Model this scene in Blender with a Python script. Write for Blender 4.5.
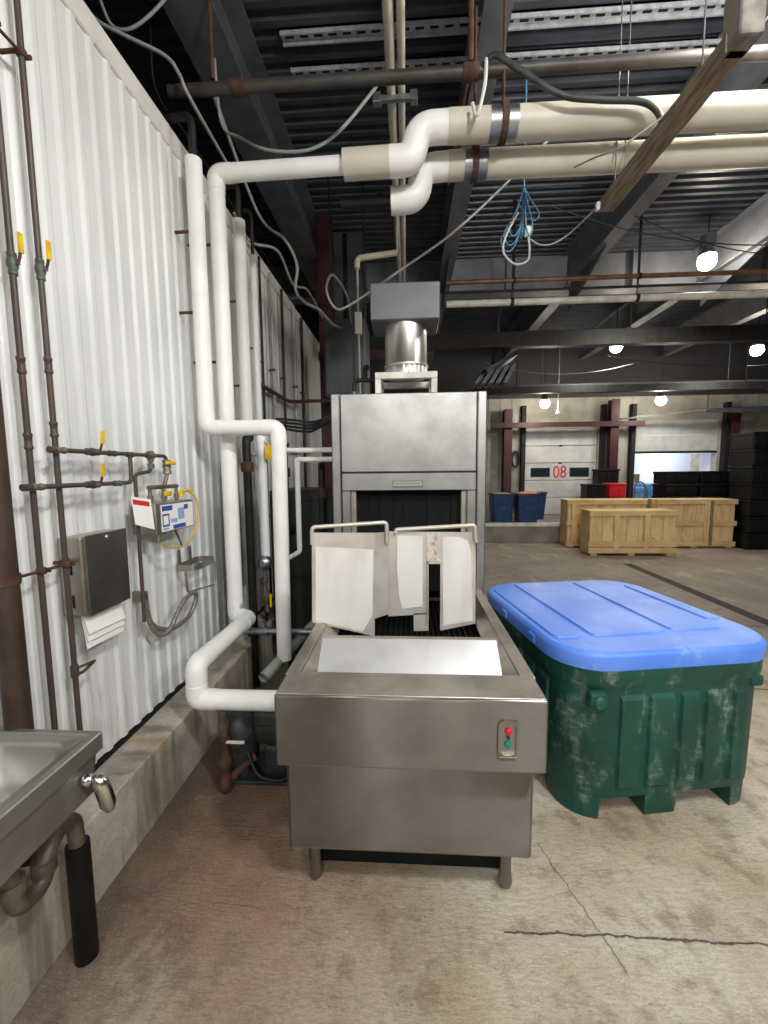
import bpy, bmesh, math, random
from mathutils import Vector, Matrix
random.seed(7)
for o in list(bpy.data.objects): bpy.data.objects.remove(o)
scene = bpy.context.scene
C = scene.collection
PI = math.pi
# ------------------------------------------------------------------ camera
FPX = 410.0
cam_d = bpy.data.cameras.new('camera'); cam = bpy.data.objects.new('camera', cam_d); C.objects.link(cam)
cam_d.sensor_fit = 'VERTICAL'; cam_d.sensor_height = 36.0; cam_d.lens = FPX/1024*36.0
cam_d.clip_start = 0.05; cam_d.clip_end = 200
yaw, pitch, roll = math.atan(24/FPX), math.atan(40/FPX), math.radians(.55)
fw = Vector((-math.sin(yaw)*math.cos(pitch), math.cos(yaw)*math.cos(pitch), -math.sin(pitch)))
r0 = Vector((math.cos(yaw), math.sin(yaw), 0)); u0 = r0.cross(fw)
cr = r0*math.cos(roll)-u0*math.sin(roll); cu = u0*math.cos(roll)+r0*math.sin(roll)
M = Matrix((cr, cu, -fw)).transposed().to_4x4(); M.translation = Vector((0, 0, 1.6))
cam.matrix_world = M
scene.camera = cam
# ------------------------------------------------------------------ world, view
w = bpy.data.worlds.new('world'); scene.world = w; w.use_nodes = True
w.node_tree.nodes['Background'].inputs[0].default_value = (.88, .94, 1.0, 1)
w.node_tree.nodes['Background'].inputs[1].default_value = .085
vs = scene.view_settings
vs.view_transform = 'Standard'; vs.look = 'None'; vs.exposure = 0.42; vs.gamma = 1.0; vs.use_curve_mapping = False
LAMP_W = 170.0      # watts of one lit high-bay lamp

# ------------------------------------------------------------------ helpers
def lin(h):
    if isinstance(h, str):
        h = h.lstrip('#'); h = [int(h[i:i+2], 16)/255 for i in (0, 2, 4)]
    return tuple((c/12.92 if c <= .04045 else ((c+.055)/1.055)**2.4) for c in h)+(1,)
class NT:
    def __init__(s, name):
        s.m = bpy.data.materials.new(name); s.m.use_nodes = True
        s.t = s.m.node_tree; s.b = s.t.nodes['Principled BSDF']
    def n(s, typ, **kw):
        nd = s.t.nodes.new(typ)
        for k, v in kw.items(): setattr(nd, k, v)
        return nd
    def l(s, a, b): s.t.links.new(a, b)
    def math(s, op, a, b=None, c=None):
        nd = s.n('ShaderNodeMath', operation=op)
        for i, v in enumerate((a, b, c)):
            if v is None: continue
            if hasattr(v, 'links'): s.l(v, nd.inputs[i])
            else: nd.inputs[i].default_value = v
        return nd.outputs[0]
    def mix(s, f, a, b):
        nd = s.n('ShaderNodeMix', data_type='RGBA')
        for i, v in ((0, f), (6, a), (7, b)):
            if hasattr(v, 'links'): s.l(v, nd.inputs[i])
            else: nd.inputs[i].default_value = v
        return nd.outputs[2]
    def coord(s, scale=(1, 1, 1), space='Object'):
        tc = s.n('ShaderNodeTexCoord'); mp = s.n('ShaderNodeMapping'); mp.inputs['Scale'].default_value = scale
        s.l(tc.outputs[space], mp.inputs[0]); return mp.outputs[0]
    def noise(s, vec, scale, detail=4, rough=.55):
        nd = s.n('ShaderNodeTexNoise'); nd.inputs['Scale'].default_value = scale
        nd.inputs['Detail'].default_value = detail; nd.inputs['Roughness'].default_value = rough
        s.l(vec, nd.inputs['Vector']); return nd.outputs[0]
    def ramp(s, v, lo, hi):
        nd = s.n('ShaderNodeMapRange'); nd.interpolation_type = 'SMOOTHSTEP'
        nd.inputs[1].default_value = lo; nd.inputs[2].default_value = hi
        s.l(v, nd.inputs[0]); return nd.outputs[0]
    def bump(s, h, strength, dist=.01):
        nd = s.n('ShaderNodeBump'); nd.inputs['Strength'].default_value = strength; nd.inputs['Distance'].default_value = dist
        s.l(h, nd.inputs['Height']); s.l(nd.outputs[0], s.b.inputs['Normal'])
MATS = {}
def mat(name, col, rough=.5, metal=0, col2=None, scale=6, lo=.4, hi=.65, stretch=(1, 1, 1), bump=0, bscale=60, rvar=0, emit=0, spec=None, trans=0):
    if name in MATS: return MATS[name]
    t = NT(name); c1 = lin(col)
    t.b.inputs['Roughness'].default_value = rough; t.b.inputs['Metallic'].default_value = metal
    if spec is not None: t.b.inputs['Specular IOR Level'].default_value = spec
    v = t.coord(stretch)
    if col2:
        f = t.ramp(t.noise(v, scale), lo, hi)
        t.l(t.mix(f, c1, lin(col2)), t.b.inputs['Base Color'])
        if rvar: t.l(t.math('MULTIPLY_ADD', f, rvar, rough), t.b.inputs['Roughness'])
    else: t.b.inputs['Base Color'].default_value = c1
    if bump: t.bump(t.noise(v, bscale), bump)
    if trans: t.b.inputs['Transmission Weight'].default_value = trans
    if emit:
        t.b.inputs['Emission Color'].default_value = c1; t.b.inputs['Emission Strength'].default_value = emit
    MATS[name] = t.m; return t.m

class MB:
    """collects shapes into one mesh"""
    def __init__(s): s.v = []; s.f = []; s.sm = []
    def add(s, vs, fs, smooth=False):
        k = len(s.v); s.v += [tuple(v) for v in vs]
        s.f += [tuple(i+k for i in f) for f in fs]; s.sm += [smooth]*len(fs); return s
    def box(s, x0, x1, y0, y1, z0, z1):
        v = [(x, y, z) for x in (x0, x1) for y in (y0, y1) for z in (z0, z1)]
        return s.add(v, [(0, 1, 3, 2), (4, 6, 7, 5), (0, 4, 5, 1), (2, 3, 7, 6), (0, 2, 6, 4), (1, 5, 7, 3)])
    def bbox(s, x0, x1, y0, y1, z0, z1, b=.006, seg=2):
        bm = bmesh.new(); bmesh.ops.create_cube(bm, size=1)
        for v in bm.verts: v.co = Vector(((x0+x1)/2+v.co.x*(x1-x0), (y0+y1)/2+v.co.y*(y1-y0), (z0+z1)/2+v.co.z*(z1-z0)))
        bmesh.ops.bevel(bm, geom=bm.edges[:], offset=b, segments=seg, profile=.5, affect='EDGES')
        return s.bm(bm)
    def bm(s, bm, smooth=False):
        bm.verts.index_update(); s.add([v.co for v in bm.verts], [[v.index for v in f.verts] for f in bm.faces], smooth); bm.free(); return s
    def prism(s, pts, off):
        """polygon of 3D points swept by vector off"""
        n = len(pts); a = [Vector(p) for p in pts]; o = Vector(off)
        v = a+[p+o for p in a]
        f = [tuple(range(n))[::-1], tuple(range(n, 2*n))]+[(i, (i+1) % n, n+(i+1) % n, n+i) for i in range(n)]
        return s.add(v, f)
    def lathe(s, c, prof, seg=16, axis='Z', cap=True):
        """prof = [(r, h)...] about axis through c"""
        c = Vector(c); v = []
        for r, h in prof:
            for i in range(seg):
                a = 2*PI*i/seg; p = (r*math.cos(a), r*math.sin(a), h)
                if axis == 'X': p = (p[2], p[0], p[1])
                if axis == 'Y': p = (p[1], p[2], p[0])
                v.append(c+Vector(p))
        f = []
        for k in range(len(prof)-1):
            for i in range(seg):
                j = (i+1) % seg; f.append((k*seg+i, k*seg+j, (k+1)*seg+j, (k+1)*seg+i))
        s.add(v, f, True)
        if cap:
            s.add(v[:seg], [tuple(range(seg))[::-1]]); s.add(v[-seg:], [tuple(range(seg))])
        return s
    def tube(s, pts, r, seg=10, bend=0, nb=5, cap=True, closed=False):
        P = [Vector(p) for p in pts]
        if bend:
            Q = [P[0]]
            for i in range(1, len(P)-1):
                a, b, c = P[i-1], P[i], P[i+1]; d1 = (a-b); d2 = (c-b)
                m = min(bend, d1.length*.49, d2.length*.49)
                p1 = b+d1.normalized()*m; p2 = b+d2.normalized()*m
                for k in range(nb+1):
                    t = k/nb; Q.append(p1*(1-t)**2+b*2*t*(1-t)+p2*t*t)
            Q.append(P[-1]); P = Q
        n = len(P); rr = r if isinstance(r, (list, tuple)) else [r]*n
        T = []
        for i in range(n):
            a = P[i-1] if (i or closed) else P[0]; b = P[(i+1) % n] if (i < n-1 or closed) else P[-1]
            T.append((b-a).normalized())
        ref = Vector((0, 0, 1)) if abs(T[0].z) < .9 else Vector((1, 0, 0))
        N = (ref-T[0]*ref.dot(T[0])).normalized(); v = []
        for i in range(n):
            N = (N-T[i]*N.dot(T[i])).normalized(); B = T[i].cross(N)
            for k in range(seg):
                a = 2*PI*k/seg; v.append(P[i]+(N*math.cos(a)+B*math.sin(a))*rr[i])
        f = []
        for i in range(n if closed else n-1):
            i2 = (i+1) % n
            for k in range(seg):
                k2 = (k+1) % seg; f.append((i*seg+k, i*seg+k2, i2*seg+k2, i2*seg+k))
        s.add(v, f, True)
        if cap and not closed:
            s.add(v[:seg], [tuple(range(seg))[::-1]]); s.add(v[-seg:], [tuple(range(seg))])
        return s
    def build(s, name, m, parent=None):
        me = bpy.data.meshes.new(name)
        off = parent['_o'] if parent is not None and '_o' in parent else (0, 0, 0)
        me.from_pydata([(v[0]-off[0], v[1]-off[1], v[2]-off[2]) for v in s.v], [], s.f)
        me.polygons.foreach_set('use_smooth', s.sm)
        bm = bmesh.new(); bm.from_mesh(me); bmesh.ops.recalc_face_normals(bm, faces=bm.faces); bm.to_mesh(me); bm.free()
        me.materials.append(m if not isinstance(m, str) else MATS[m]); me.update()
        if m == 'steel':
            uv = me.uv_layers.new(name='grain')
            for lp in me.loops: c_ = me.vertices[lp.vertex_index].co; uv.data[lp.index].uv = (c_.z+c_.y, c_.x+.3*c_.y)
        o = bpy.data.objects.new(name, me); C.objects.link(o)
        if parent is not None:
            o.parent = parent
            if '_o' in parent: o['_o'] = parent['_o']
        return o
def thing(name, label, cat, loc, group=None):
    o = bpy.data.objects.new(name, None); o.empty_display_size = .1; C.objects.link(o)
    o.location = loc; o['_o'] = loc; o['label'] = label; o['category'] = cat
    if group: o['group'] = group
    return o
def tag(o, label, cat, group=None):
    o['label'] = label; o['category'] = cat
    if group: o['group'] = group
    return o
def struct(o): o['kind'] = 'structure'; return o
def copy_tree(o, off=None, parent=None):
    c = o.copy(); C.objects.link(c)
    if parent: c.parent = parent
    if off: c.location = Vector(o.location)+Vector(off)
    for ch in [x for x in bpy.data.objects if x.parent == o]: copy_tree(ch, None, c)
    return c
def smoothpts(pts, k=6):
    """Catmull-Rom through pts"""
    P = [Vector(p) for p in pts]; Q = []
    for i in range(len(P)-1):
        a = P[max(i-1, 0)]; b = P[i]; c = P[i+1]; d = P[min(i+2, len(P)-1)]
        for j in range(k):
            t = j/k
            Q.append(.5*((2*b)+(c-a)*t+(2*a-5*b+4*c-d)*t*t+(3*b-a-3*c+d)*t**3))
    Q.append(P[-1]); return Q
def text_mesh(body, size, extrude, m, name, parent=None, sx=1, mat4=None):
    cu_ = bpy.data.curves.new('txt', 'FONT'); cu_.body = body; cu_.size = size; cu_.extrude = extrude
    cu_.align_x = 'CENTER'; cu_.align_y = 'CENTER'; cu_.resolution_u = 4
    to = bpy.data.objects.new('txt', cu_); C.objects.link(to)
    bpy.context.view_layer.update()
    me = bpy.data.meshes.new_from_object(to.evaluated_get(bpy.context.evaluated_depsgraph_get()))
    bpy.data.objects.remove(to)
    me.transform((mat4 or Matrix())@Matrix.Diagonal((sx, 1, 1, 1)))
    me.materials.clear(); me.materials.append(m); me.name = name
    if parent is not None and '_o' in parent: me.transform(Matrix.Translation(-Vector(parent['_o'])))
    o = bpy.data.objects.new(name, me); C.objects.link(o); o.parent = parent
    return o

# ------------------------------------------------------------------ materials
def brushed(name, col, rough=.3, streak=(1, 60, 60), amt=.10, col2=None, aniso=0):
    t = NT(name); t.b.inputs['Metallic'].default_value = 1
    v = t.coord(streak); n1 = t.noise(v, 6, 3)
    c2 = lin(col2 or col); cl = lin(col)
    sm = t.noise(t.coord((1, 1, 1)), 5, 4)
    t.l(t.mix(t.ramp(sm, .35, .7), cl, c2), t.b.inputs['Base Color'])
    t.l(t.math('MULTIPLY_ADD', t.math('ADD', n1, sm), amt, rough-amt), t.b.inputs['Roughness'])
    t.bump(n1, .05, .002)
    if aniso: 
        t.b.inputs['Anisotropic'].default_value = aniso; tn = t.n('ShaderNodeTangent', direction_type='UV_MAP'); tn.uv_map = 'grain'; t.l(tn.outputs[0], t.b.inputs['Tangent'])
    MATS[name] = t.m; return t.m
brushed('steel', '#86837e', .34, (1, 60, 60), .08, '#75726c', 1.0)
brushed('steel_hood', '#a6a5a3', .42, (60, 60, 2), .12, '#92918f')
brushed('steel_worn', '#bdb8ae', .46, (40, 2, 40), .16, '#9d968a')
brushed('steel_dark', '#98958f', .40, (60, 1, 60), .10, '#85827c')
brushed('steel_bright', '#dddbd6', .22, (1, 60, 60), .08, '#cfccc6')
brushed('galv', '#b4b9bd', .40, (8, 8, 8), .12, '#8d9398')
mat('chrome', '#c9c9c7', .18, 1)
mat('white_pvc', '#ebebe9', .42, 0, '#dfdeda', 3, .45, .75, bump=.03, bscale=30)
mat('cream_pvc', '#c9c4b6', .45, 0, '#bcb6a6', 3, .4, .75, bump=.03, bscale=30)
mat('wall_white', '#e9e9e6', .42, 0, '#dcdbd6', 2.2, .4, .75, (1, 1, .35), bump=.04, bscale=25)
mat('flash_white', '#dcdad4', .5, 0, '#c9c6bd', 4, .4, .7)
mat('black_rubber', '#0a0c0b', .7, 0, '#121412', 8, spec=.2)
mat('black_plastic', '#08090a', .5, 0, '#101113', 6, spec=.3)
mat('black_iron', '#1c1a18', .55, .3, '#2b2724', 12, bump=.1, bscale=80)
mat('rust', '#57392c', .8, .1, '#3c2a22', 18, bump=.2, bscale=90)
mat('copper_old', '#4f4743', .5, .3, '#5e4a42', 9, .45, .7, (1, 1, .6), bump=.06)
mat('brass_old', '#857d6c', .45, .6, '#6d675b', 14, .45, .6)
mat('patina', '#5b6d67', .6, .3, '#5f594c', 20)
mat('yellow', '#e8c400', .4, 0, '#d0a900', 12)
mat('yellow_hose', '#c9a63c', .35, 0)
mat('red', '#c81e28', .35)
mat('green_button', '#0c7a5c', .35)
mat('door_red', '#c2203a', .5)
mat('dark_red', '#421719', .5, 0, '#321113', 5)
mat('paper', '#eeeeea', .8)
mat('label_blue', '#2d53a6', .4)
mat('label_light', '#8fb2dd', .4)
mat('plaque_grey', '#8b8b88', .45, .6)
mat('roof_paint', '#5d6068', .5, .2, '#4d5057', 4, bump=.04)
mat('beam_paint', '#6d7076', .5, .1, '#5e6067', 4, bump=.04)
mat('girder_paint', '#83868e', .5, .1, '#72757c', 3, bump=.03)
mat('void_paint', '#17181a', .8)
mat('grey_box', '#5f6266', .45, .2, '#575a5e', 5)
mat('cable_grey', '#9a9a98', .5)
mat('cable_white', '#c9c9c6', .5)
mat('cable_black', '#17171a', .5)
mat('cable_blue', '#4f8fb5', .5)
mat('crate_wood', '#dcc190', .7, 0, '#c3a068', 3, .35, .75, (3, 1, 1), bump=.15, bscale=20)
mat('crate_wood_side', '#d8bb8a', .7, 0, '#bd9a63', 3, .35, .75, (1, 1, 4), bump=.15, bscale=20)
mat('old_wood', '#93826c', .75, 0, '#6a5a49', 7, .35, .65, (8, 1, 8), bump=.2, bscale=30)
mat('blue_bin', '#123a63', .45, 0, '#0e2e52', 5)
mat('orange_fill', '#d18a3c', .8, 0, '#b3702c', 20)
mat('blue_wrap', '#6f9ccc', .3, 0, '#4d7fb8', 10, bump=.4, bscale=20)
mat('cardboard', '#b08a5e', .8)
mat('trailer_white', '#dfe3ea', .5)
mat('door_white', '#c2c3c1', .5, 0, '#b2b3b0', 3)
mat('dock_wall', '#a3a199', .6, 0, '#8d8a81', 2.5, bump=.03)
mat('dark_glass', '#20262a', .1, 0)
mat('seal_black', '#141416', .8)
mat('white_paint', '#d6d5cf', .5, 0, '#bdbab1', 6)
mat('motor_grey', '#3f4444', .5, .2, '#2e3231', 10)
mat('pad_white', '#dddcd8', .35, 0, '#c9c2b4', 5, .40, .75, (1, 1, .3))
mat('bulb', '#fff4df', .3, emit=90)
mat('foam_block', '#8f8b83', .8, 0, '#6f6b64', 12, bump=.3)

def concrete(name, c1, c2, rough=.75):
    t = NT(name); v = t.coord()
    f1 = t.ramp(t.noise(v, 3, 6, .6), .3, .7); f2 = t.ramp(t.noise(v, 45, 5, .7), .3, .75)
    c = t.mix(f1, lin(c1), lin(c2)); c = t.mix(t.math('MULTIPLY', f2, .35), c, lin('#5e574b'))
    t.l(c, t.b.inputs['Base Color']); t.b.inputs['Roughness'].default_value = rough
    t.bump(t.noise(v, 70, 5, .7), .25, .006)
    MATS[name] = t.m; return t
concrete('concrete_dock', '#8f8b80', '#777267')
# curb with old drips, patches and a yellow rust stain of its own
t = NT('concrete_curb'); v = t.coord()
f1 = t.ramp(t.noise(v, 3.5, 6, .6), .35, .65)
c = t.mix(f1, lin('#c3bcad'), lin('#a39b8c'))
fd = t.ramp(t.noise(t.coord((1, 4, .5)), 3, 4), .48, .68); c = t.mix(t.math('MULTIPLY', fd, .75), c, lin('#6b6150'))
sx = t.n('ShaderNodeSeparateXYZ'); t.l(t.coord(), sx.inputs[0])
dy = t.math('ABSOLUTE', t.math('SUBTRACT', t.math('ADD', sx.outputs[1], t.math('MULTIPLY', t.noise(v, 12), .06)), 1.80))
c = t.mix(t.math('MULTIPLY', t.math('SUBTRACT', 1, t.ramp(dy, .005, .05)), .45), c, lin('#8a661f'))
t.l(t.mix(t.math('MULTIPLY', t.ramp(t.noise(v, 60, 4, .7), .4, .75), .3), c, lin('#5d5342')), t.b.inputs['Base Color'])
t.b.inputs['Roughness'].default_value = .8; t.bump(t.noise(v, 60, 5, .7), .3, .006); MATS['concrete_curb'] = t.m
# floor slab: tan trowelled concrete, rust-red stain by the wall, cracks
t = NT('floor_concrete'); v = t.coord()
sx = t.n('ShaderNodeSeparateXYZ'); t.l(v, sx.inputs[0]); X, Y = sx.outputs[0], sx.outputs[1]
n1 = t.noise(v, 1.3, 7, .62); n2 = t.noise(v, 7, 6, .65); n3 = t.noise(v, 90, 4, .7); n4 = t.noise(v, .45, 3); n5 = t.noise(t.coord((1, 1.7, 1)), 30, 8, .85)
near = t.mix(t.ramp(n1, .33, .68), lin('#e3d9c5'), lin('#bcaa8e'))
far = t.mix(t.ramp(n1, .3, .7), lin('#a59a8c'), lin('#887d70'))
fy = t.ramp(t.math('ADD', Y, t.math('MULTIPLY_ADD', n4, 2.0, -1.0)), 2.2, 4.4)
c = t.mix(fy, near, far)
# reddish stain
dxr = t.math('MULTIPLY', t.math('ADD', X, .72), .85); dyr = t.math('MULTIPLY', t.math('SUBTRACT', Y, 1.70), .66)
rr = t.math('SQRT', t.math('ADD', t.math('MULTIPLY', dxr, dxr), t.math('MULTIPLY', dyr, dyr)))
rr = t.math('ADD', rr, t.math('MULTIPLY_ADD', n2, .5, -.25))
c = t.mix(t.math('MULTIPLY', t.math('SUBTRACT', 1, t.ramp(rr, .15, .90)), .80), c, t.mix(t.ramp(n1, .4, .6), lin('#946447'), lin('#765040')))
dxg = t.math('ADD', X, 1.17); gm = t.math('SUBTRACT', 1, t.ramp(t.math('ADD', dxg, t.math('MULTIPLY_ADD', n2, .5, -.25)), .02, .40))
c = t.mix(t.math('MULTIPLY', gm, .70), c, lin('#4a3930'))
vv = t.ramp(t.noise(t.coord((1.6, .9, 1)), 1.7, 6, .7), .50, .62)
vm = t.math('SUBTRACT', 1, t.ramp(t.math('ABSOLUTE', t.math('ADD', X, .55)), .3, .75))
c = t.mix(t.math('MULTIPLY', t.math('MULTIPLY', vv, vm), .45), c, lin('#4f4038'))
# blotches, grit, pale scuffs
c = t.mix(t.math('MULTIPLY', t.ramp(n2, .48, .66), .55), c, lin('#7d684c'))
c = t.mix(t.math('MULTIPLY', t.ramp(t.noise(t.coord((1.2, .7, 1)), 2.3, 7, .7), .54, .68), .55), c, lin('#cfc2aa'))
c = t.mix(t.math('MULTIPLY', t.ramp(n5, .45, .75), .50), c, lin('#6b5a44'))
c = t.mix(t.math('MULTIPLY', t.ramp(t.noise(v, 160, 2), .70, .76), .6), c, lin('#ddd3c0'))
# cracks
wob = t.math('MULTIPLY_ADD', t.noise(v, 14, 6, .7), .045, -.0225)
d1 = t.math('ABSOLUTE', t.math('SUBTRACT', t.math('ADD', Y, wob), 1.307))
k1 = t.math('MULTIPLY', t.math('SUBTRACT', 1, t.ramp(d1, .0005, .0055)), t.math('GREATER_THAN', X, .33))
d2 = t.math('ABSOLUTE', t.math('ADD', t.math('SUBTRACT', t.math('ADD', X, wob), .665), t.math('MULTIPLY', t.math('SUBTRACT', Y, 1.30), .32)))
k2 = t.math('MULTIPLY', t.math('SUBTRACT', 1, t.ramp(d2, .0003, .0035)), t.math('MULTIPLY', t.math('LESS_THAN', Y, 1.66), t.math('GREATER_THAN', Y, 1.20)))
k2 = t.math('MULTIPLY', k2, .6)
d3 = t.math('ABSOLUTE', t.math('SUBTRACT', t.math('ADD', Y, t.math('MULTIPLY', wob, 2)), 1.345))
k3 = t.math('MULTIPLY', t.math('MULTIPLY', t.math('SUBTRACT', 1, t.ramp(d3, .0003, .003)), .3), t.math('LESS_THAN', X, -.35))
k = t.math('MAXIMUM', t.math('MAXIMUM', k1, k2), k3)
d4 = t.math('ABSOLUTE', t.math('SUBTRACT', t.math('ADD', Y, wob), 4.25))
k4 = t.math('MULTIPLY', t.math('SUBTRACT', 1, t.ramp(d4, .006, .015)), t.math('GREATER_THAN', X, 1.9))
d5 = t.math('ABSOLUTE', t.math('SUBTRACT', t.math('ADD', Y, wob), 3.0))
k5 = t.math('MULTIPLY', t.math('SUBTRACT', 1, t.ramp(d5, .004, .012)), t.math('GREATER_THAN', X, 1.9))
k = t.math('MAXIMUM', t.math('MAXIMUM', k, k4), k5)
c = t.mix(t.math('MULTIPLY', k, .8), c, lin('#2c241b'))
c = t.mix(t.math('MULTIPLY', t.ramp(t.noise(v, 130, 5, .8), .44, .64), .24), c, lin('#5d4d39'))
c = t.mix(t.math('MULTIPLY', t.ramp(t.noise(t.coord((1.6, 1, 1)), 70, 6, .8), .52, .68), .30), c, lin('#e6dcc8'))
pit = t.math('MULTIPLY', t.ramp(t.noise(v, 120, 2, .5), .66, .70), t.ramp(n1, .42, .58))
c = t.mix(t.math('MULTIPLY', pit, .75), c, lin('#4a3d2e'))
t.l(c, t.b.inputs['Base Color'])
t.l(t.math('MULTIPLY_ADD', n2, -.22, .80), t.b.inputs['Roughness'])
h = t.math('SUBTRACT', t.math('ADD', t.math('MULTIPLY', n5, 1.2), t.noise(t.coord((1, 3, 1)), 25, 5, .7)), t.math('MULTIPLY', k, 2))
t.bump(h, .8, .010); MATS['floor_concrete'] = t.m
# green tub plastic with white scuffs
t = NT('green_tub'); v = t.coord()
g = t.mix(t.ramp(t.noise(v, 4, 5), .35, .65), lin('#084a3e'), lin('#053a31'))
sc = t.ramp(t.noise(t.coord((2.2, 2.2, 1.0)), 3.2, 8, .72), .50, .68)
st = t.ramp(t.noise(t.coord((3, 3, 14)), 5, 4, .6), .42, .68)
g = t.mix(t.math('MULTIPLY', t.math('MULTIPLY', sc, t.math('MULTIPLY_ADD', st, .7, .3)), .65), g, lin('#9db3a8'))
t.l(g, t.b.inputs['Base Color']); t.b.inputs['Roughness'].default_value = .5; t.bump(t.noise(v, 40), .08); MATS['green_tub'] = t.m
t = NT('blue_lid'); v = t.coord()
g = t.mix(t.ramp(t.noise(v, 2.5, 5), .35, .7), lin('#4f80e0'), lin('#6d99ec'))
sc = t.ramp(t.noise(t.coord((1, 1, 1)), 6, 8, .75), .58, .72)
g = t.mix(t.math('MULTIPLY', sc, .35), g, lin('#b9cbef'))
t.l(g, t.b.inputs['Base Color']); t.b.inputs['Roughness'].default_value = .42; t.bump(t.noise(v, 40), .06); MATS['blue_lid'] = t.m
# left wall panels with grime, greyer towards the far end
t = NT('wall_panel'); v = t.coord()
sx = t.n('ShaderNodeSeparateXYZ'); t.l(v, sx.inputs[0])
c = t.mix(t.ramp(t.noise(t.coord((1, 1, .3)), 3, 5), .4, .75), lin('#e1e3e4'), lin('#d2d4d5'))
g = t.ramp(t.noise(t.coord((1, 9, .8)), 2.2, 6, .65), .50, .72)
low = t.math('SUBTRACT', 1, t.ramp(sx.outputs[2], .5, 2.0))
c = t.mix(t.math('MULTIPLY', g, t.math('MULTIPLY_ADD', low, .45, .12)), c, lin('#8f8a80'))
far_grey = t.ramp(t.math('ADD', sx.outputs[1], t.math('MULTIPLY_ADD', t.noise(v, 1.5), 1.6, -.8)), 3.2, 5.0)
c = t.mix(t.math('MULTIPLY', far_grey, .55), c, lin('#6f6d69'))
t.l(c, t.b.inputs['Base Color']); t.b.inputs['Roughness'].default_value = .38; MATS['wall_panel'] = t.m
# ================================================================== STRUCTURE
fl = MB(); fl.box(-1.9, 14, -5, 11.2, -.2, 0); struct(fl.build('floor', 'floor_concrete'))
# dark filled joint running away over the floor
struct(MB().box(3.66, 3.80, 1.2, 7.1, 0, .004).build('trim_1', mat('joint_tar', '#3a352f', .8, 0, '#2b2723', 20)))
WX = -1.345
# curb
cb = MB(); cb.bbox(-1.46, -1.165, -3, 10.95, 0, .338, .008, 2); struct(cb.build('curb', 'concrete_curb'))
# left wall with ribbed cladding panels
wl = struct(MB().box(-1.46, -1.372, -3, 10.95, .338, 3.56).build('wall_left', 'void_paint'))
def cladding(y0, y1, z0, z1):
    m = MB(); ys = []; y = y0
    prof = [(0, 0), (.045, 0), (.062, .010), (.083, .010), (.1, 0)]
    pts = []
    n = int(round((y1-y0)/.1))
    for i in range(n):
        for (dy, dx) in prof[:-1]: pts.append((WX-.012+dx, y0+i*.1+dy))
    pts.append((WX-.012, y0+n*.1))
    v = [(x, y, z) for z in (z0, z1) for x, y in pts]; k = len(pts)
    m.add(v, [(i, i+1, k+i+1, k+i) for i in range(k-1)])
    b = [(WX-.022, y0, z0), (WX-.022, y1, z0), (WX-.022, y0, z1), (WX-.022, y1, z1)]
    m.add(b, [(0, 2, 3, 1)])
    m.add([pts[0]+(z0,), pts[0]+(z1,), (WX-.022, y0, z1), (WX-.022, y0, z0)], [(0, 1, 2, 3)])
    m.add([pts[-1]+(z0,), pts[-1]+(z1,), (WX-.022, y1, z1), (WX-.022, y1, z0)], [(0, 1, 2, 3)])
    return m
first = None
for i in range(14):
    y0 = -3.0+i*1.0
    if i == 0: first = cladding(-3.0, -2.002, .36, 3.50).build('cladding_panel', 'wall_panel', wl)
    else:
        c_ = cladding(y0, y0+.998 if False else y0+1.0, .36, 3.50).build('cladding_panel', 'wall_panel', wl)
struct(MB().box(-1.40, WX+.006, -3, 10.95, .338, .345).build('trim_20', 'seal_black'))
# flashing along the wall head, pieces of sheet folded over
for i in range(7):
    MB().bbox(-1.40, WX+.002+.004*(i % 2), -3+i*2.0, -1.005+i*2.0, 3.46, 3.575, .006, 1).build('flashing', 'flash_white', wl)
# dark wall of the building proper behind the cooler panels
struct(MB().box(-2.6, -2.5, -3, 11.2, 0, 5.1).build('wall_far_left', 'void_paint'))
# ceiling deck
dk = MB(); pts = []
n = int(16.2/.13)
for i in range(n):
    y = -5+i*.13
    for dy, dz in ((0, 0), (.05, 0), (.065, .045), (.115, .045)): pts.append((y+dy, 4.93+dz))
k = len(pts)
dk.add([(x, y, z) for x in (-2.6, 14) for y, z in pts], [(i, i+1, k+i+1, k+i) for i in range(k-1)])
dk.add([(-2.6, -5, 5.1), (14, -5, 5.1), (14, 11.2, 5.1), (-2.6, 11.2, 5.1)], [(0, 1, 2, 3)])
struct(dk.build('ceiling', mat('deck_paint', '#4d5059', .42, .2, '#3f424b', 3, bump=.05)))
# galvanised slotted strips under the deck
for i, (y, x0, x1, lab) in enumerate(((3.375, -.95, 4.2, 'nearer galvanised slotted strip crossing the dark roof deck above'),
                                      (3.66, -.95, 4.2, 'farther galvanised slotted strip crossing the roof deck by the black pipe'))):
    st = thing('slotted_strip', lab, 'metal strip', (x0, y, 4.87), 'slotted strips under the roof deck')
    MB().box(x0, x1, y, y+.09, 4.915, 4.93).box(x0, x1, y, y+.012, 4.885, 4.93).box(x0, x1, y+.078, y+.09, 4.885, 4.93).build('channel', mat('galv_dull', '#b9bec2', .5, .1, '#9fa4a8', 20), st)
    m = MB()
    for q in range(int((x1-x0)/.11)): m.box(x0+.03+q*.11, x0+.095+q*.11, y+.03, y+.06, 4.911, 4.9152)
    m.build('slots', 'void_paint', st)['kind'] = 'stuff'
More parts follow.
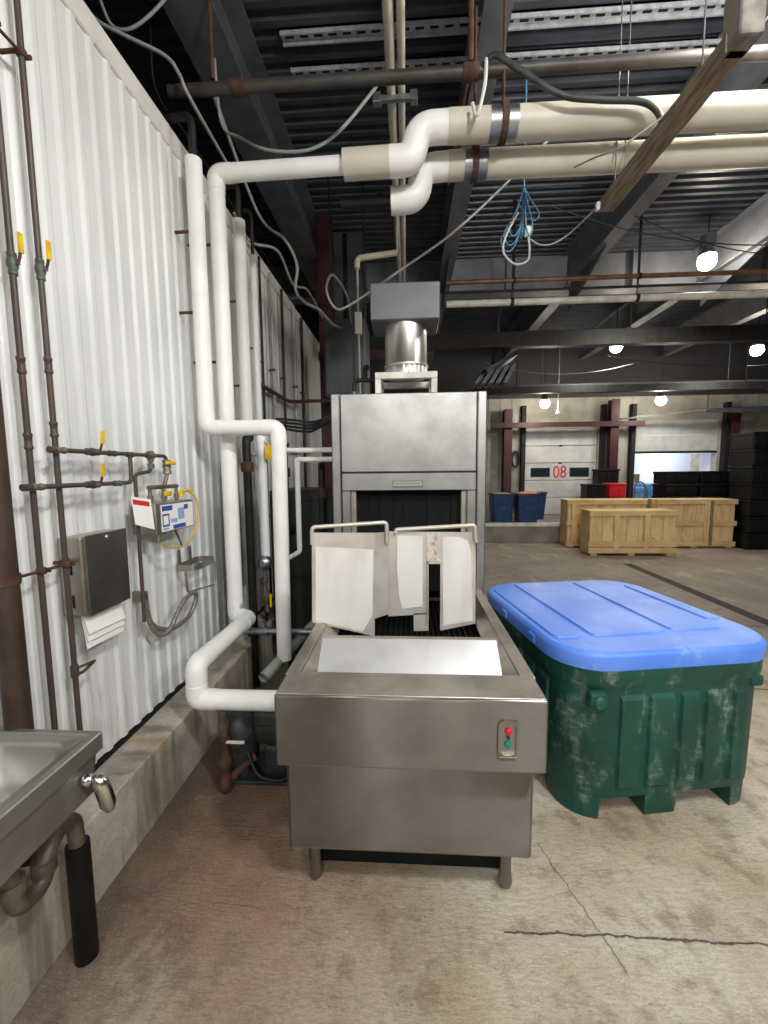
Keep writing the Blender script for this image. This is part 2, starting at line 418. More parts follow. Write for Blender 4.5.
# roof beams along the hall
def ibeam_y(x, y0, y1, z0, z1, wf, m_, parent, tf=.016, tw=.012):
    m = MB().box(x-wf/2, x+wf/2, y0, y1, z0, z0+tf); m.build('bottom_flange', m_, parent)
    MB().box(x-tw/2, x+tw/2, y0, y1, z0+tf, z1-tf).build('web', m_, parent)
    MB().box(x-wf/2, x+wf/2, y0, y1, z1-tf, z1).build('top_flange', m_, parent)
for x, lab in ((-1.31, 'grey steel roof beam above the white ribbed wall'), (.56, 'grey steel roof beam above the exhaust duct of the washer'),
               (2.5, 'grey steel roof beam right of the hanging timber'), (4.45, 'grey steel roof beam over the wooden crates'), (6.4, 'grey steel roof beam at the far right of the hall')):
    b = thing('roof_beam', lab, 'beam', (x, -5, 4.4), 'steel roof beams running away')
    ibeam_y(x, -5, 11.0, 4.4, 4.93, .30 if x < 0 else .18, 'beam_paint', b)
g = thing('cross_girder', 'deep grey plate girder crossing under the roof beams', 'girder', (-2.5, 6.9, 4.39))
MB().box(-2.5, 14, 6.89, 6.91, 4.40, 4.93).build('web', 'girder_paint', g)
MB().box(-2.5, 14, 6.78, 7.02, 4.375, 4.40).build('bottom_flange', 'girder_paint', g)
for x in (-.3, 1.55, 3.45, 5.4, 7.4): MB().box(x-.008, x+.008, 6.79, 6.89, 4.40, 4.93).build('stiffener', 'girder_paint', g)
# haunch plates where beams meet the girder
for x, lab in ((.56, 'tapered haunch plate under the beam above the duct'), (2.5, 'tapered haunch plate under the beam by the hanging timber'), (4.45, 'tapered haunch plate under the beam over the crates')):
    tag(MB().prism([(x-.01, 6.77, 4.4), (x-.01, 5.6, 4.4), (x-.01, 6.77, 4.05)], (.02, 0, 0)).build('haunch_plate', 'roof_paint'), lab, 'steel plate', 'haunch plates at the girder')
# dark lower beam further back, plus smaller purlin beyond it
b = thing('dark_beam', 'dark square steel beam crossing the hall beyond the girder', 'beam', (-1.3, 7.5, 3.72))
MB().box(-1.3, 14, 7.42, 7.58, 3.73, 3.98).build('beam_body', 'black_iron', b)
for x in (1.6, 3.8, 6.0): MB().tube([(x, 7.5, 3.97), (x, 7.5, 4.93)], .012, 6).build('hanger_rod', 'black_iron', b)
tag(MB().box(1.4, 14, 9.7, 9.85, 3.35, 3.5).tube([(2.5, 9.78, 3.5), (2.5, 9.78, 4.93)], .012, 6).tube([(7.5, 9.78, 3.5), (7.5, 9.78, 4.93)], .012, 6).build('dark_rail', 'black_iron'), 'dark steel rail hung above the dock doors', 'rail')
# ------------------------------------------------------------------ back wall with dock doors
D1 = (3.03, 4.90, .43, 2.68); D2 = (5.80, 7.86, .43, 2.86)
wb = MB()
def wallpiece(x0, x1, z0, z1): wb.box(x0, x1, 11.0, 11.2, z0, z1)
wallpiece(-2.5, D1[0], 0, 3.45); wallpiece(D1[1], D2[0], 0, 3.45); wallpiece(D2[1], 14, 0, 3.45)
wallpiece(D1[0], D1[1], D1[3], 3.45); wallpiece(D2[0], D2[1], D2[3], 3.45); wallpiece(D1[0], D1[1], 0, .43); wallpiece(D2[0], D2[1], 0, .43)
wbk = struct(wb.build('wall_back', 'dock_wall'))
struct(MB().box(-2.5, 14, 11.0, 11.2, 3.45, 5.1).build('wall_back_upper', mat('upper_dark', '#33343a', .7)))
for i, x in enumerate([-1.2+.3*q for q in range(36)]):
    if not (D1[0]-.1 < x < D1[1]+.1 or D2[0]-.1 < x < D2[1]+.1): MB().box(x, x+.05, 10.985, 11.0, .43, 3.45).build('cladding_rib', 'dock_wall', wbk)
struct(MB().box(14, 14.2, -5, 11.2, 0, 5.1).build('wall_right', 'dock_wall'))
# raised dock platform
pl = struct(MB().bbox(-1.16, 14, 9.2, 11.0, 0, .40, .01, 1).build('dock_platform', 'concrete_dock'))
MB().box(-1.16, 14, 9.185, 9.32, .37, .435).build('edge_nosing', 'white_paint', pl)
MB().box(-1.16, 14, 9.32, 11.0, .40, .43).build('platform_top', 'concrete_dock', pl)
# door 08
d1 = struct(MB().box(D1[0], D1[1], 11.06, 11.08, .43, D1[3]).build('door_1', 'door_white'))
zz = [.44, .80, 1.24, 1.68, 2.18, 2.68]
zz = [.44, .89, 1.34, 1.79, 2.235, 2.68]
for i in range(5):
    MB().bbox(D1[0]+.02, D1[1]-.02, 11.02, 11.06, zz[i]+.008, zz[i+1]-.008, .008, 1).build('door_panel', 'door_white', d1)
for x0, x1 in ((3.22, 3.715), (4.22, 4.71)):
    q = MB().bbox(x0, x1, 11.008, 11.03, 1.43, 1.67, .006, 1).build('window_frame', 'seal_black', d1)
    MB().box(x0+.035, x1-.035, 11.002, 11.01, 1.465, 1.635).build('pane', 'dark_glass', q)
R90 = Matrix.Translation((3.967, 11.012, 1.545))@Matrix.Rotation(PI/2, 4, 'X')
text_mesh('08', .46, .004, MATS['door_red'], 'number', d1, .78, R90)
for z in (2.235, 1.79): MB().bbox(3.93, 4.01, 11.0, 11.03, z-.02, z+.02, .006, 1).build('hinge', 'black_iron', d1)
# door 2, half raised, with the angled top leaves
d2 = struct(MB().bbox(D2[0], D2[1], 11.02, 11.06, 2.06, 2.47, .008, 1).build('door_2', 'door_white'))
MB().bbox(D2[0], D2[1], 11.02, 11.06, 2.48, 2.86, .008, 1).build('door_panel', 'door_white', d2)
MB().box(D2[0], D2[1], 11.0, 11.07, 2.01, 2.06).build('bottom_seal', 'seal_black', d2)
# black tracks beside the doors
for i, x in enumerate((2.93, 4.93, 5.66, 7.93)):
    tr = struct(MB().box(x, x+.10, 10.85, 11.0, .43, 3.25).build('trim_%d' % (i+2), 'seal_black'))
# trailer seen through door 2
tr = thing('trailer_interior', 'bright white trailer body backed up to the open dock door', 'trailer', (6.8, 13.5, .4))
MB().box(5.7, 5.78, 11.25, 17, .4, 3.0).build('side_wall', 'trailer_white', tr); MB().box(7.9, 7.98, 11.25, 17, .4, 3.0).build('side_wall', 'trailer_white', tr)
MB().box(5.7, 7.98, 11.25, 17, .38, .43).build('floor_board', 'trailer_white', tr); MB().box(5.7, 7.98, 11.25, 17, 3.0, 3.05).build('roof_sheet', 'trailer_white', tr)
MB().box(5.7, 7.98, 17, 17.05, .4, 3.0).build('end_wall', 'trailer_white', tr); MB().box(5.78, 7.9, 16.9, 17, 1.55, 1.68).build('load_rail', 'grey_box', tr)
ld = bpy.data.lights.new('trailer_fill', 'AREA'); ld.energy = 45; ld.size = 1.2; ld.color = (.92, .95, 1); lo = bpy.data.objects.new('trailer_fill', ld); C.objects.link(lo)  # added fill light, brightens the trailer in place of daylight
lo.parent = tr; lo.location = (0, .2, 2.55)
MB().bbox(6.2, 7.4, 13.1, 14.3, 2.962, 3.0, .01, 1).build('fill_panel', 'fill_glow' if 'fill_glow' in MATS else mat('fill_glow', '#eef4ff', .4, emit=1.5), tr)  # glowing panel added along with the trailer fill light
# ------------------------------------------------------------------ dark red steel frame by the doors
for x, z1, lab in ((2.55, 3.15, 'dark red steel column left of dock door 08'), (5.17, 3.35, 'dark red steel column between the two dock doors'), (8.05, 3.1, 'dark red steel column right of the half-raised dock door')):
    cl = thing('steel_column', lab, 'column', (x, 10.8, .43), 'dark red columns at the dock')
    MB().box(x-.10, x+.10, 10.70, 10.715, .43, z1).build('flange', 'dark_red', cl); MB().box(x-.10, x+.10, 10.885, 10.9, .43, z1).build('flange', 'dark_red', cl)
    MB().box(x-.008, x+.008, 10.715, 10.885, .43, z1).build('web', 'dark_red', cl)
tag(MB().box(2.1, 5.85, 10.62, 10.70, 2.68, 2.80).build('door_header', 'dark_red'), 'dark red steel header running across above dock door 08', 'beam')
cl = thing('steel_column', 'dark red steel column at the far end of the ribbed wall behind the washer', 'column', (-1.08, 5.65, 0), 'dark red columns at the dock')
MB().box(-1.16, -.98, 5.56, 5.575, 0, 4.93).build('flange', 'dark_red', cl); MB().box(-1.16, -.98, 5.725, 5.74, 0, 4.93).build('flange', 'dark_red', cl); MB().box(-1.078, -1.062, 5.575, 5.725, 0, 4.93).build('web', 'dark_red', cl)

# ================================================================== LAMPS
def lamp(x, y, z, label, watt=LAMP_W, top=4.93, kind='SPOT'):
    t_ = thing('high_bay_lamp', label, 'lamp', (x, y, z), 'high bay lamps')
    MB().tube([(x, y, z+.30), (x, y, top)], .008, 6).build('hanger_rod', 'black_iron', t_)
    MB().bbox(x-.07, x+.07, y-.07, y+.07, z+.16, z+.32, .01, 1).build('ballast', 'grey_box', t_)
    MB().lathe((x, y, z), [(.05, .17), (.065, .13), (.085, .09), (.105, .05), (.10, .05), (.08, .09), (.055, .125), (.0, .13)], 20, cap=False).build('reflector', 'galv', t_)
    MB().lathe((x, y, z), [(.0, -.13), (.05, -.12), (.09, -.085), (.108, -.03), (.10, .02), (.07, .065), (.035, .10), (.0, .115)], 14, cap=False).build('bulb', 'bulb', t_)
    l = bpy.data.lights.new('lamp_light', kind); l.energy = watt; l.color = (.985, .99, 1.0); l.shadow_soft_size = .14; 
    if kind == 'SPOT': l.spot_size = math.radians(172); l.spot_blend = .25
    o = bpy.data.objects.new('lamp_light', l); C.objects.link(o); o.parent = t_; o.location = (0, 0, -.24)
lamp(3.99, 6.0, 4.37, 'lit high bay lamp hanging nearest, in front of the girder', 75)
lamp(4.20, 8.8, 4.08, 'lit high bay lamp hanging behind the dark beam, above the crates', 48)
lamp(6.91, 8.8, 3.95, 'lit high bay lamp at the far right edge under the roof', 45)
lamp(3.21, 10.0, 3.18, 'small lit lamp in front of dock door 08', 7)
lamp(5.83, 10.0, 3.20, 'small lit lamp in front of the half-raised dock door', 7)
lamp(1.92, 2.32, 4.22, 'glaring lit lamp above the near end of the hanging timber', 32, kind='POINT')
lamp(1.3, -.35, 4.15, 'lit lamp overhead just behind the viewpoint, nearest the ribbed wall', 165, kind='POINT')
lamp(3.4, -.6, 4.15, 'lit lamp overhead behind the viewpoint, further right', 150)
lamp(-.45, -3.2, 4.15, 'lit lamp far behind the viewpoint, nearest the ribbed wall', 150)
lamp(.75, -4.6, 4.15, 'lit lamp furthest behind the viewpoint, in the middle', 130)
lamp(3.0, -4.2, 4.15, 'lit lamp far behind the viewpoint, further right', 150)
# ================================================================== TRAY WASHER
W_ = thing('tray_washer', 'large stainless steel tunnel tray washer with hood and loading table', 'dishwasher', (0, 1.4, 0))
MB().bbox(-.449, .443, 1.38, 3.9, .2, .62, .012, 2).build('base_panel', 'steel', W_)
ap = MB()
bm = bmesh.new(); bmesh.ops.create_cube(bm, size=1)
for v_ in bm.verts: v_.co = Vector((v_.co.x*.916, 1.382+v_.co.y*.164, .7215+v_.co.z*.259))
bmesh.ops.bevel(bm, geom=bm.edges[:], offset=.009, segments=3, profile=.5, affect='EDGES'); ap.bm(bm)
apr = ap.build('front_apron', 'steel', W_)
MB().bbox(-.452, .452, 1.306, 1.462, .850, .8535, .0015, 1).build('front_deck', 'steel_worn', W_)
# control recess
def rrect(cx, cz, w2, h2, r, n=5):
    P = []
    for sx_, sz_, a0 in ((1, 1, 0), (-1, 1, 90), (-1, -1, 180), (1, -1, 270)):
        for i in range(n+1):
            a = math.radians(a0+90*i/n); P.append((cx+sx_*(w2-r)+r*math.cos(a), cz+sz_*(h2-r)+r*math.sin(a)))
    return P
cx, cz = .328, .719
out = rrect(cx, cz, .034, .066, .024); inn = rrect(cx, cz, .025, .057, .019)
m = MB(); n = len(out)
m.add([(x, 1.2995, z) for x, z in out]+[(x, 1.292, z) for x, z in out]+[(x, 1.292, z) for x, z in inn]+[(x, 1.299, z) for x, z in inn],
      [(i, (i+1) % n, n+(i+1) % n, n+i) for i in range(n)]+[(n+i, n+(i+1) % n, 2*n+(i+1) % n, 2*n+i) for i in range(n)]+[(2*n+i, 2*n+(i+1) % n, 3*n+(i+1) % n, 3*n+i) for i in range(n)])
cp = m.build('control_station', 'steel_dark', W_)
MB().prism([(x, 1.2988, z) for x, z in inn], (0, .0008, 0)).build('face_plate', 'plaque_grey', cp)
MB().prism([(.30, 1.2915, .655), (.356, 1.2915, .655), (.35, 1.2955, .672), (.306, 1.2955, .672)], (0, .004, 0)).build('lip', 'steel_bright', cp)
b1 = MB().lathe((.328, 1.299, .747), [(.0115, 0), (.0115, -.010), (.009, -.014), (0, -.014)], 16, 'Y', False); b1.build('stop_button', 'red', cp)
b2 = MB().lathe((.327, 1.299, .699), [(.0115, 0), (.0115, -.008), (.009, -.011), (0, -.011)], 16, 'Y', False); b2.build('start_button', 'green_button', cp)
MB().lathe((.328, 1.299, .723), [(.006, 0), (.006, -.006), (0, -.006)], 10, 'Y', False).build('indicator', 'rust', cp)
# rails and bed
for s in (-1, 1):
    r_ = MB().bbox(*sorted((s*.462, s*.408)), 1.45, 2.62, .60, .851, .005, 2).build('side_rail', 'steel_worn', W_)
    MB().prism([(s*.408, 1.46, .842), (s*.408, 2.6, .842), (s*.352, 2.6, .80), (s*.352, 1.50, .80)], (0, 0, -.004)).build('rail_slope', 'steel_worn', r_)
MB().box(-.41, .41, 1.46, 2.62, .70, .742).build('bed_pan', 'black_rubber', W_)
for i in range(28):
    x = -.378+i*.028
    MB().bbox(x-.004, x+.004, 1.61, 2.62, .742, .762, .002, 1).build('conveyor_bar', 'black_rubber', W_)
# loading ramp plate
rp = MB(); rp.prism([(-.345, 1.468, .846), (.345, 1.468, .846), (.345, 1.576, .938), (-.345, 1.576, .938)], (0, .004, -.006)); ra = rp.build('loading_ramp', 'ramp_steel' if 'ramp_steel' in MATS else mat('ramp_steel', '#d4d4d3', .36, .6, '#c4c4c3', 5), W_)
MB().box(-.347, .349, 1.576, 1.604, .926, .938).build('ramp_lip', 'steel_worn', ra)
MB().box(-.345, .345, 1.596, 1.602, .744, .928).build('ramp_support', 'steel_dark', ra)
MB().box(-.41, .40, 1.52, 3.8, .015, .202).build('shade_box', 'black_rubber', W_)  # black box added as the dark shade beneath the washer
# legs
for x in (-.37, .37):
    for y in (1.465, 3.75):
        lg = MB().lathe((x, y, 0), [(.0215, .06), (.0215, .21)], 14).build('leg', 'steel_dark', W_)
        MB().lathe((x, y, 0), [(.012, 0), (.0235, .012), (.0265, .03), (.0225, .062)], 14).build('bullet_foot', 'steel_dark', lg)
# hood
HX0, HX1 = -.480, .488
MB().bbox(HX0, -.425, 2.60, 2.68, .62, 2.09, .006, 1).build('hood_post', 'steel_hood', W_); MB().bbox(.432, HX1, 2.60, 2.68, .62, 2.09, .006, 1).build('hood_post', 'steel_hood', W_)
hp = MB().bbox(-.421, .428, 2.603, 2.63, 1.600, 2.088, .005, 1).build('hood_panel', 'steel_hood', W_)
MB().bbox(-.421, .428, 2.606, 2.64, 1.482, 1.594, .004, 1).build('hood_header', 'steel_hood', W_)
MB().bbox(-.421, -.366, 2.606, 2.64, .76, 1.48, .004, 1).build('jamb', 'steel_hood', W_); MB().bbox(.373, .428, 2.606, 2.64, .76, 1.48, .004, 1).build('jamb', 'steel_hood', W_)
MB().box(-.372, -.335, 2.64, 2.70, .76, 1.48).build('jamb_return', 'steel_worn', W_); MB().box(.342, .38, 2.64, 2.70, .76, 1.48).build('jamb_return', 'steel_worn', W_)
MB().box(HX0, -.46, 2.68, 3.9, .2, 2.09).build('hood_side', 'steel_hood', W_); MB().box(.468, HX1, 2.68, 3.9, .2, 2.09).build('hood_side', 'steel_hood', W_)
MB().box(-.46, .468, 2.63, 3.9, 2.07, 2.09).build('hood_top', 'steel_hood', W_); MB().box(-.46, .468, 3.88, 3.9, .62, 2.07).build('hood_back', 'steel_hood', W_)
MB().box(-.46, .468, 2.75, 3.88, .72, .74).build('tank_floor', 'steel_dark', W_)
for i in range(9):
    x = -.345+i*.078
    MB().bbox(x, x+.086, 2.70+.008*(i % 2), 2.706+.008*(i % 2), .80, 1.50, .002, 1).build('curtain_strip', 'black_rubber', W_)
npl = MB().bbox(-.10, .102, 2.598, 2.607, 1.503, 1.549, .003, 1).build('nameplate', 'plaque_plate' if 'plaque_plate' in MATS else mat('plaque_plate', '#b5b3af', .35, .8), W_)
MB().box(-.093, .095, 2.5968, 2.598, 1.508, 1.511).box(-.093, .095, 2.5968, 2.598, 1.541, 1.544).box(-.093, -.09, 2.5968, 2.598, 1.511, 1.541).box(.092, .095, 2.5968, 2.598, 1.511, 1.541).build('plate_border', 'steel_bright', npl)
m = MB(); random.seed(3)
x = -.078
while x < .075:
    wd = random.uniform(.006, .013); m.box(x, x+wd, 2.597, 2.598, 1.519, 1.533); x += wd+.005
m.build('worn_lettering', 'plaque_grey', npl)
# exhaust duct on the hood
E_ = thing('exhaust_duct', 'round shiny steel exhaust duct with grey box on the washer hood', 'duct', (0, 2.9, 2.09))
f = MB(); f.bbox(-.211, .194, 2.74, 2.79, 2.205, 2.247, .003, 1).bbox(-.211, -.172, 2.745, 2.785, 2.09, 2.207, .003, 1).bbox(.155, .194, 2.745, 2.785, 2.09, 2.207, .003, 1)
f.bbox(-.211, .194, 3.05, 3.10, 2.205, 2.247, .003, 1).bbox(-.211, -.172, 3.05, 3.09, 2.09, 2.207, .003, 1).bbox(.155, .194, 3.05, 3.09, 2.09, 2.207, .003, 1)
f.box(-.211, -.172, 2.79, 3.05, 2.21, 2.245).box(.155, .194, 2.79, 3.05, 2.21, 2.245).build('support_frame', 'white_paint', E_)
cy = 2.915
MB().lathe((-.009, cy, 0), [(.148, 2.247), (.148, 2.32), (.143, 2.325), (.143, 2.585)], 36).build('duct_pipe', mat('duct_steel', '#cfcdc8', .34, 1, '#bdbab4', 6, stretch=(1, 1, .3)), E_)
MB().lathe((-.009, cy, 0), [(.151, 2.30), (.153, 2.305), (.153, 2.315), (.151, 2.32)], 36, cap=False).build('clamp_band', 'steel_worn', E_)
for i in range(6):
    a = math.radians(-95+i*13); MB().box(-.009+.150*math.cos(a)-.007, -.009+.150*math.cos(a)+.007, cy+.150*math.sin(a)-.004, cy+.150*math.sin(a)+.004, 2.255, 2.30).build('crimp', 'steel_worn', E_)
MB().bbox(-.237, .21, 2.75, 3.09, 2.578, 2.806, .006, 1).build('damper_box', 'grey_box', E_)
# ------------------------------------------------------------------ removed splash guards standing on the conveyor
def guard_sheet(pts, th=.004): return MB().prism(pts, (0, th, 0))
G1 = thing('splash_guard', 'bent stainless splash guard with loop handle, left of the pair on the washer bed', 'splash guard', (-.32, 2.0, .762), 'removed splash guards')
BL, BR, TR, TL = Vector((-.478, 1.955, .858)), Vector((-.172, 2.02, .764)), Vector((-.165, 2.02, 1.298)), Vector((-.468, 1.955, 1.309))
guard_sheet([BL, BR, TR, TL]).build('front_sheet', 'guard_steel' if 'guard_steel' in MATS else mat('guard_steel', '#d2cec6', .42, .45, '#bdb5a8', 5, .35, .7), G1)
MB().prism([(-.172, 2.02, .858), (-.165, 2.02, 1.298), (-.108, 2.085, 1.294), (-.106, 2.085, .858)], (.003, -.002, 0)).build('side_flange', 'guard_steel', G1)
def lerp2(u, v_): return (BL*(1-u)+BR*u)*(1-v_)+(TL*(1-u)+TR*u)*v_
o3 = Vector((0, -.0028, 0))
MB().prism([lerp2(.055, .03)+o3, lerp2(.80, .02)+o3, lerp2(.89, .12)+o3, lerp2(.965, .20)+o3, lerp2(.975, .84)+o3, lerp2(.06, .85)+o3], (0, .0022, 0)).build('white_liner', 'pad_white', G1)
MB().tube([(-.468, 1.96, 1.25), (-.468, 1.96, 1.335), (-.108, 2.06, 1.346), (-.106, 2.06, 1.24)], .0105, 10, .02).build('handle', 'guard_steel', G1)
G2 = thing('splash_guard', 'slotted stainless splash guard with white liner, right of the pair on the washer bed', 'splash guard', (.12, 2.07, .766), 'removed splash guards')
yy = 2.095; k_ = 1.02
P = [(-.098, 1.276), (.339, 1.272), (.35, .81), (.168, .772), (.165, 1.127), (.105, 1.127), (.105, .764), (.028, .764), (.026, .858), (-.100, .842)]
# split into convex strips so the slot and the notch stay open
gs = MB()
def q(a, b, c_, d): gs.prism([(p_[0], yy, p_[1]) for p_ in (a, b, c_, d)], (0, .004, 0))
q((-.105, 1.295), (.345, 1.289), (.345, 1.13), (-.105, 1.13)); q((-.105, 1.13), (.106, 1.13), (.106, .858), (-.105, .842))
q((.028, .86), (.106, .862), (.106, .767), (.028, .764)); q((.166, 1.13), (.345, 1.13), (.352, .81), (.168, .768))
gs.build('front_sheet', 'guard_steel', G2)
MB().prism([(.345, yy, 1.289), (.352, yy, .81), (.356, yy+.09, .82), (.349, yy+.09, 1.28)], (-.003, 0, 0)).build('side_flange', 'guard_steel', G2)
lin1 = [(-.055, 1.270), (-.055, 1.272), (.075, 1.270), (.075, .90), (-.03, .885), (-.048, .95), (-.058, 1.1)]
MB().prism([(x, yy-.0028, z) for x, z in lin1[1:]], (0, .0022, 0)).build('white_liner', 'pad_white', G2)
lin2 = [(.176, 1.266), (.26, 1.266), (.305, 1.245), (.322, 1.19), (.334, .825), (.182, .795)]
MB().prism([(x, yy-.0028, z) for x, z in lin2], (0, .0022, 0)).build('white_liner', 'pad_white', G2)
MB().box(.095, .15, yy-.004, yy-.001, 1.13, 1.285).build('rust_patch', 'pad_rust' if 'pad_rust' in MATS else mat('pad_rust', '#cfc8bc', .5, .2, '#a58f80', 30, .5, .66), G2)
MB().box(.10, .105, yy-.012, yy, .80, 1.14).box(.166, .171, yy-.006, yy, .78, 1.14).box(.10, .171, yy-.012, yy, 1.127, 1.145).build('slot_edge', 'guard_steel', G2)
MB().tube([(-.062, yy-.012, 1.285), (-.062, yy-.012, 1.305), (.338, yy-.012, 1.328), (.345, yy-.012, 1.24)], .0105, 10, .018).build('handle', 'guard_steel', G2)

# ================================================================== GREEN TUB WITH BLUE LID
ang = math.radians(9.3); TUBC = (1.219-.105*math.cos(ang)+.035*math.sin(ang), 2.43-.105*math.sin(ang)-.035*math.cos(ang), 0)
TB = thing('insulated_tub', 'scuffed dark green plastic bulk tub on the floor beside the washer', 'tub', TUBC)
TB.rotation_euler.z = ang; del TB['_o']
def ring(hx, hy, r, z, n=6):
    P = []
    for sx_, sy_, a0 in ((1, 1, 0), (-1, 1, 90), (-1, -1, 180), (1, -1, 270)):
        for i in range(n+1):
            a = math.radians(a0+90*i/n); P.append(Vector((sx_*(hx-r)+r*math.cos(a), sy_*(hy-r)+r*math.sin(a), z)))
    return P
def loft(m, rings, cap0=True, cap1=True, smooth=True):
    n = len(rings[0]); v = [p for r_ in rings for p in r_]
    m.add(v, [(k*n+i, k*n+(i+1) % n, (k+1)*n+(i+1) % n, (k+1)*n+i) for k in range(len(rings)-1) for i in range(n)], smooth)
    if cap0: m.add(rings[0], [tuple(range(n))[::-1]])
    if cap1: m.add(rings[-1], [tuple(range(n))])
    return m
hx, hy = .503, .56
m = MB(); loft(m, [ring(hx-.012, hy-.012, .19, .11), ring(hx-.005, hy-.005, .2, .13), ring(hx, hy, .2, .60), ring(hx+.002, hy+.002, .2, .64), ring(hx+.018, hy+.018, .21, .668), ring(hx+.018, hy+.018, .21, .728)])
body = m.build('tub_body', 'green_tub', TB)
def rib(cx_, w_, side):
    m = MB(); z0, z1 = .15, .615
    def P(a, d, z):
        e = -.006+.005*(z-.13)/.47
        if side == 'f': return (a, -(hy+e)-d, z)
        if side == 'b': return (a, (hy+e)+d, z)
        if side == 'l': return (-(hx+e)-d, a, z)
        return ((hx+e)+d, a, z)
    d = .013
    v = [P(cx_-w_/2, -.004, z0), P(cx_+w_/2, -.004, z0), P(cx_+w_/2-.010, d, z0+.02), P(cx_-w_/2+.010, d, z0+.02),
         P(cx_-w_/2, -.004, z1), P(cx_+w_/2, -.004, z1), P(cx_+w_/2-.010, d, z1-.03), P(cx_-w_/2+.010, d, z1-.03)]
    m.add(v, [(0, 1, 2, 3), (4, 7, 6, 5), (3, 2, 6, 7), (0, 3, 7, 4), (1, 5, 6, 2), (0, 4, 5, 1)])
    return m.build('side_rib', 'green_tub', TB)
for a_, b_ in ((-.285, -.172), (-.145, -.018), (.008, .105), (.130, .245), (.268, .335)): rib((a_+b_)/2, b_-a_, 'f')
for side in 'lr':
    for cx_ in (-.30, -.15, 0, .15, .30): rib(cx_, .12, side)
for cx_ in (-.22, 0, .22): rib(cx_, .16, 'b')
def foot(x0, x1, y0, y1):
    """pallet foot: the part of the rounded footprint inside a rectangle, tapering to the floor"""
    poly = [Vector((p.x, p.y, 0)) for p in ring(hx-.012, hy-.012, .19, 0, 6)]
    for ax, lim, sg in ((0, x0, 1), (0, x1, -1), (1, y0, 1), (1, y1, -1)):
        out = []
        for i in range(len(poly)):
            a, b = poly[i], poly[(i+1) % len(poly)]; da, db = sg*(a[ax]-lim), sg*(b[ax]-lim)
            if da >= 0: out.append(a)
            if da*db < 0: out.append(a+(b-a)*(da/(da-db)))
        poly = out
    c_ = sum(poly, Vector())/len(poly)
    m = MB(); loft(m, [[c_+(p-c_)*.90+Vector((0, 0, 0)) for p in poly], [c_+(p-c_)*.94+Vector((0, 0, .012)) for p in poly], [p+Vector((0, 0, .115)) for p in poly]], True, True, False)
    m.build('foot', 'green_tub', TB)
for yy0, yy1 in ((-.6, -.33), (-.12, .12), (.33, .6)):
    foot(-.6, -.34, yy0, yy1); foot(-.125, .035, yy0, yy1); foot(.31, .6, yy0, yy1)
MB().bbox(-.43, -.345, -.577, -.535, .565, .635, .015, 2).build('corner_lug', 'green_tub', TB); MB().bbox(.36, .43, -.56, -.50, .60, .655, .015, 2).build('corner_lug', 'green_tub', TB)
MB().lathe((-.385, -.572, .585), [(.034, .02), (.034, -.012), (.018, -.018), (0, -.018)], 14, 'Y', False).build('drain_plug', 'green_tub', TB)
LD = thing('tub_lid', 'bright blue plastic lid lying on the green tub', 'lid', (TUBC[0], TUBC[1], .728)); LD.rotation_euler.z = ang; del LD['_o']
lx, ly = .538, .575
m = MB(); loft(m, [ring(lx, ly, .22, .0), ring(lx+.004, ly+.004, .22, .058), ring(lx-.004, ly-.004, .215, .073), ring(lx-.016, ly-.016, .205, .080)])
ldb = m.build('lid_body', 'blue_lid', LD)
def field(x0, x1, y0, y1, z1=.089, br=.03):
    mm = MB()
    def R(i_, z): return [p+Vector(((x0+x1)/2, (y0+y1)/2, 0)) for p in ring((x1-x0)/2-i_, (y1-y0)/2-i_, br, z, 3)]
    loft(mm, [R(0, .0795), R(.006, z1)], False, True, False); return mm.build('raised_field', 'blue_lid', LD)
field(-.31, .085, -.39, .53); field(.115, .39, -.38, .52); field(.415, .50, -.26, .40, br=.02); field(-.50, -.34, -.39, .43, br=.04)
for y in (.1, -.25):
    MB().bbox(-.551, -.535, y-.03, y+.03, .012, .055, .005, 1).build('latch_lug', 'blue_lid', LD); MB().bbox(.535, .551, y-.03, y+.03, .012, .055, .005, 1).build('latch_lug', 'blue_lid', LD)

# ================================================================== HAND SINK
S_ = thing('hand_sink', 'stainless wall-hung hand sink at the lower left corner', 'sink', (-1.15, .85, .63))
sy0, sy1, sx0, sx1 = .42, 1.155, -1.335, -.952
def rr3(x0, x1, y0, y1, r, z, n=5):
    return [p+Vector(((x0+x1)/2, (y0+y1)/2, 0)) for p in ring((x1-x0)/2, (y1-y0)/2, r, z, n)]
m = MB(); loft(m, [rr3(sx0+.008, sx1-.008, sy0+.008, sy1-.008, .008, .752), rr3(sx0, sx1, sy0, sy1, .010, .753), rr3(sx0, sx1, sy0, sy1, .010, .802), rr3(sx0+.004, sx1-.004, sy0+.004, sy1-.004, .010, .806), rr3(sx0+.020, sx1-.020, sy0+.020, sy1-.020, .012, .806)], False, False, False)
loft(m, [rr3(sx0+.020, sx1-.020, sy0+.020, sy1-.020, .012, .806), rr3(sx0+.024, sx1-.024, sy0+.024, sy1-.024, .014, .802),
                   rr3(sx0+.055, sx1-.05, sy0+.06, sy1-.05, .05, .797), rr3(sx0+.062, sx1-.06, sy0+.068, sy1-.06, .06, .785), rr3(sx0+.075, sx1-.075, sy0+.09, sy1-.075, .07, .69), rr3(sx0+.11, sx1-.11, sy0+.13, sy1-.12, .07, .66)], False, True)
m.build('basin', 'steel_sink' if 'steel_sink' in MATS else mat('steel_sink', '#a09e9a', .33, .75, '#94928e', 6), S_)
MB().lathe((-1.14, .80, .6605), [(.045, .0), (.045, .004), (.035, .006), (0, .003)], 18, cap=False).build('drain', 'chrome', S_)
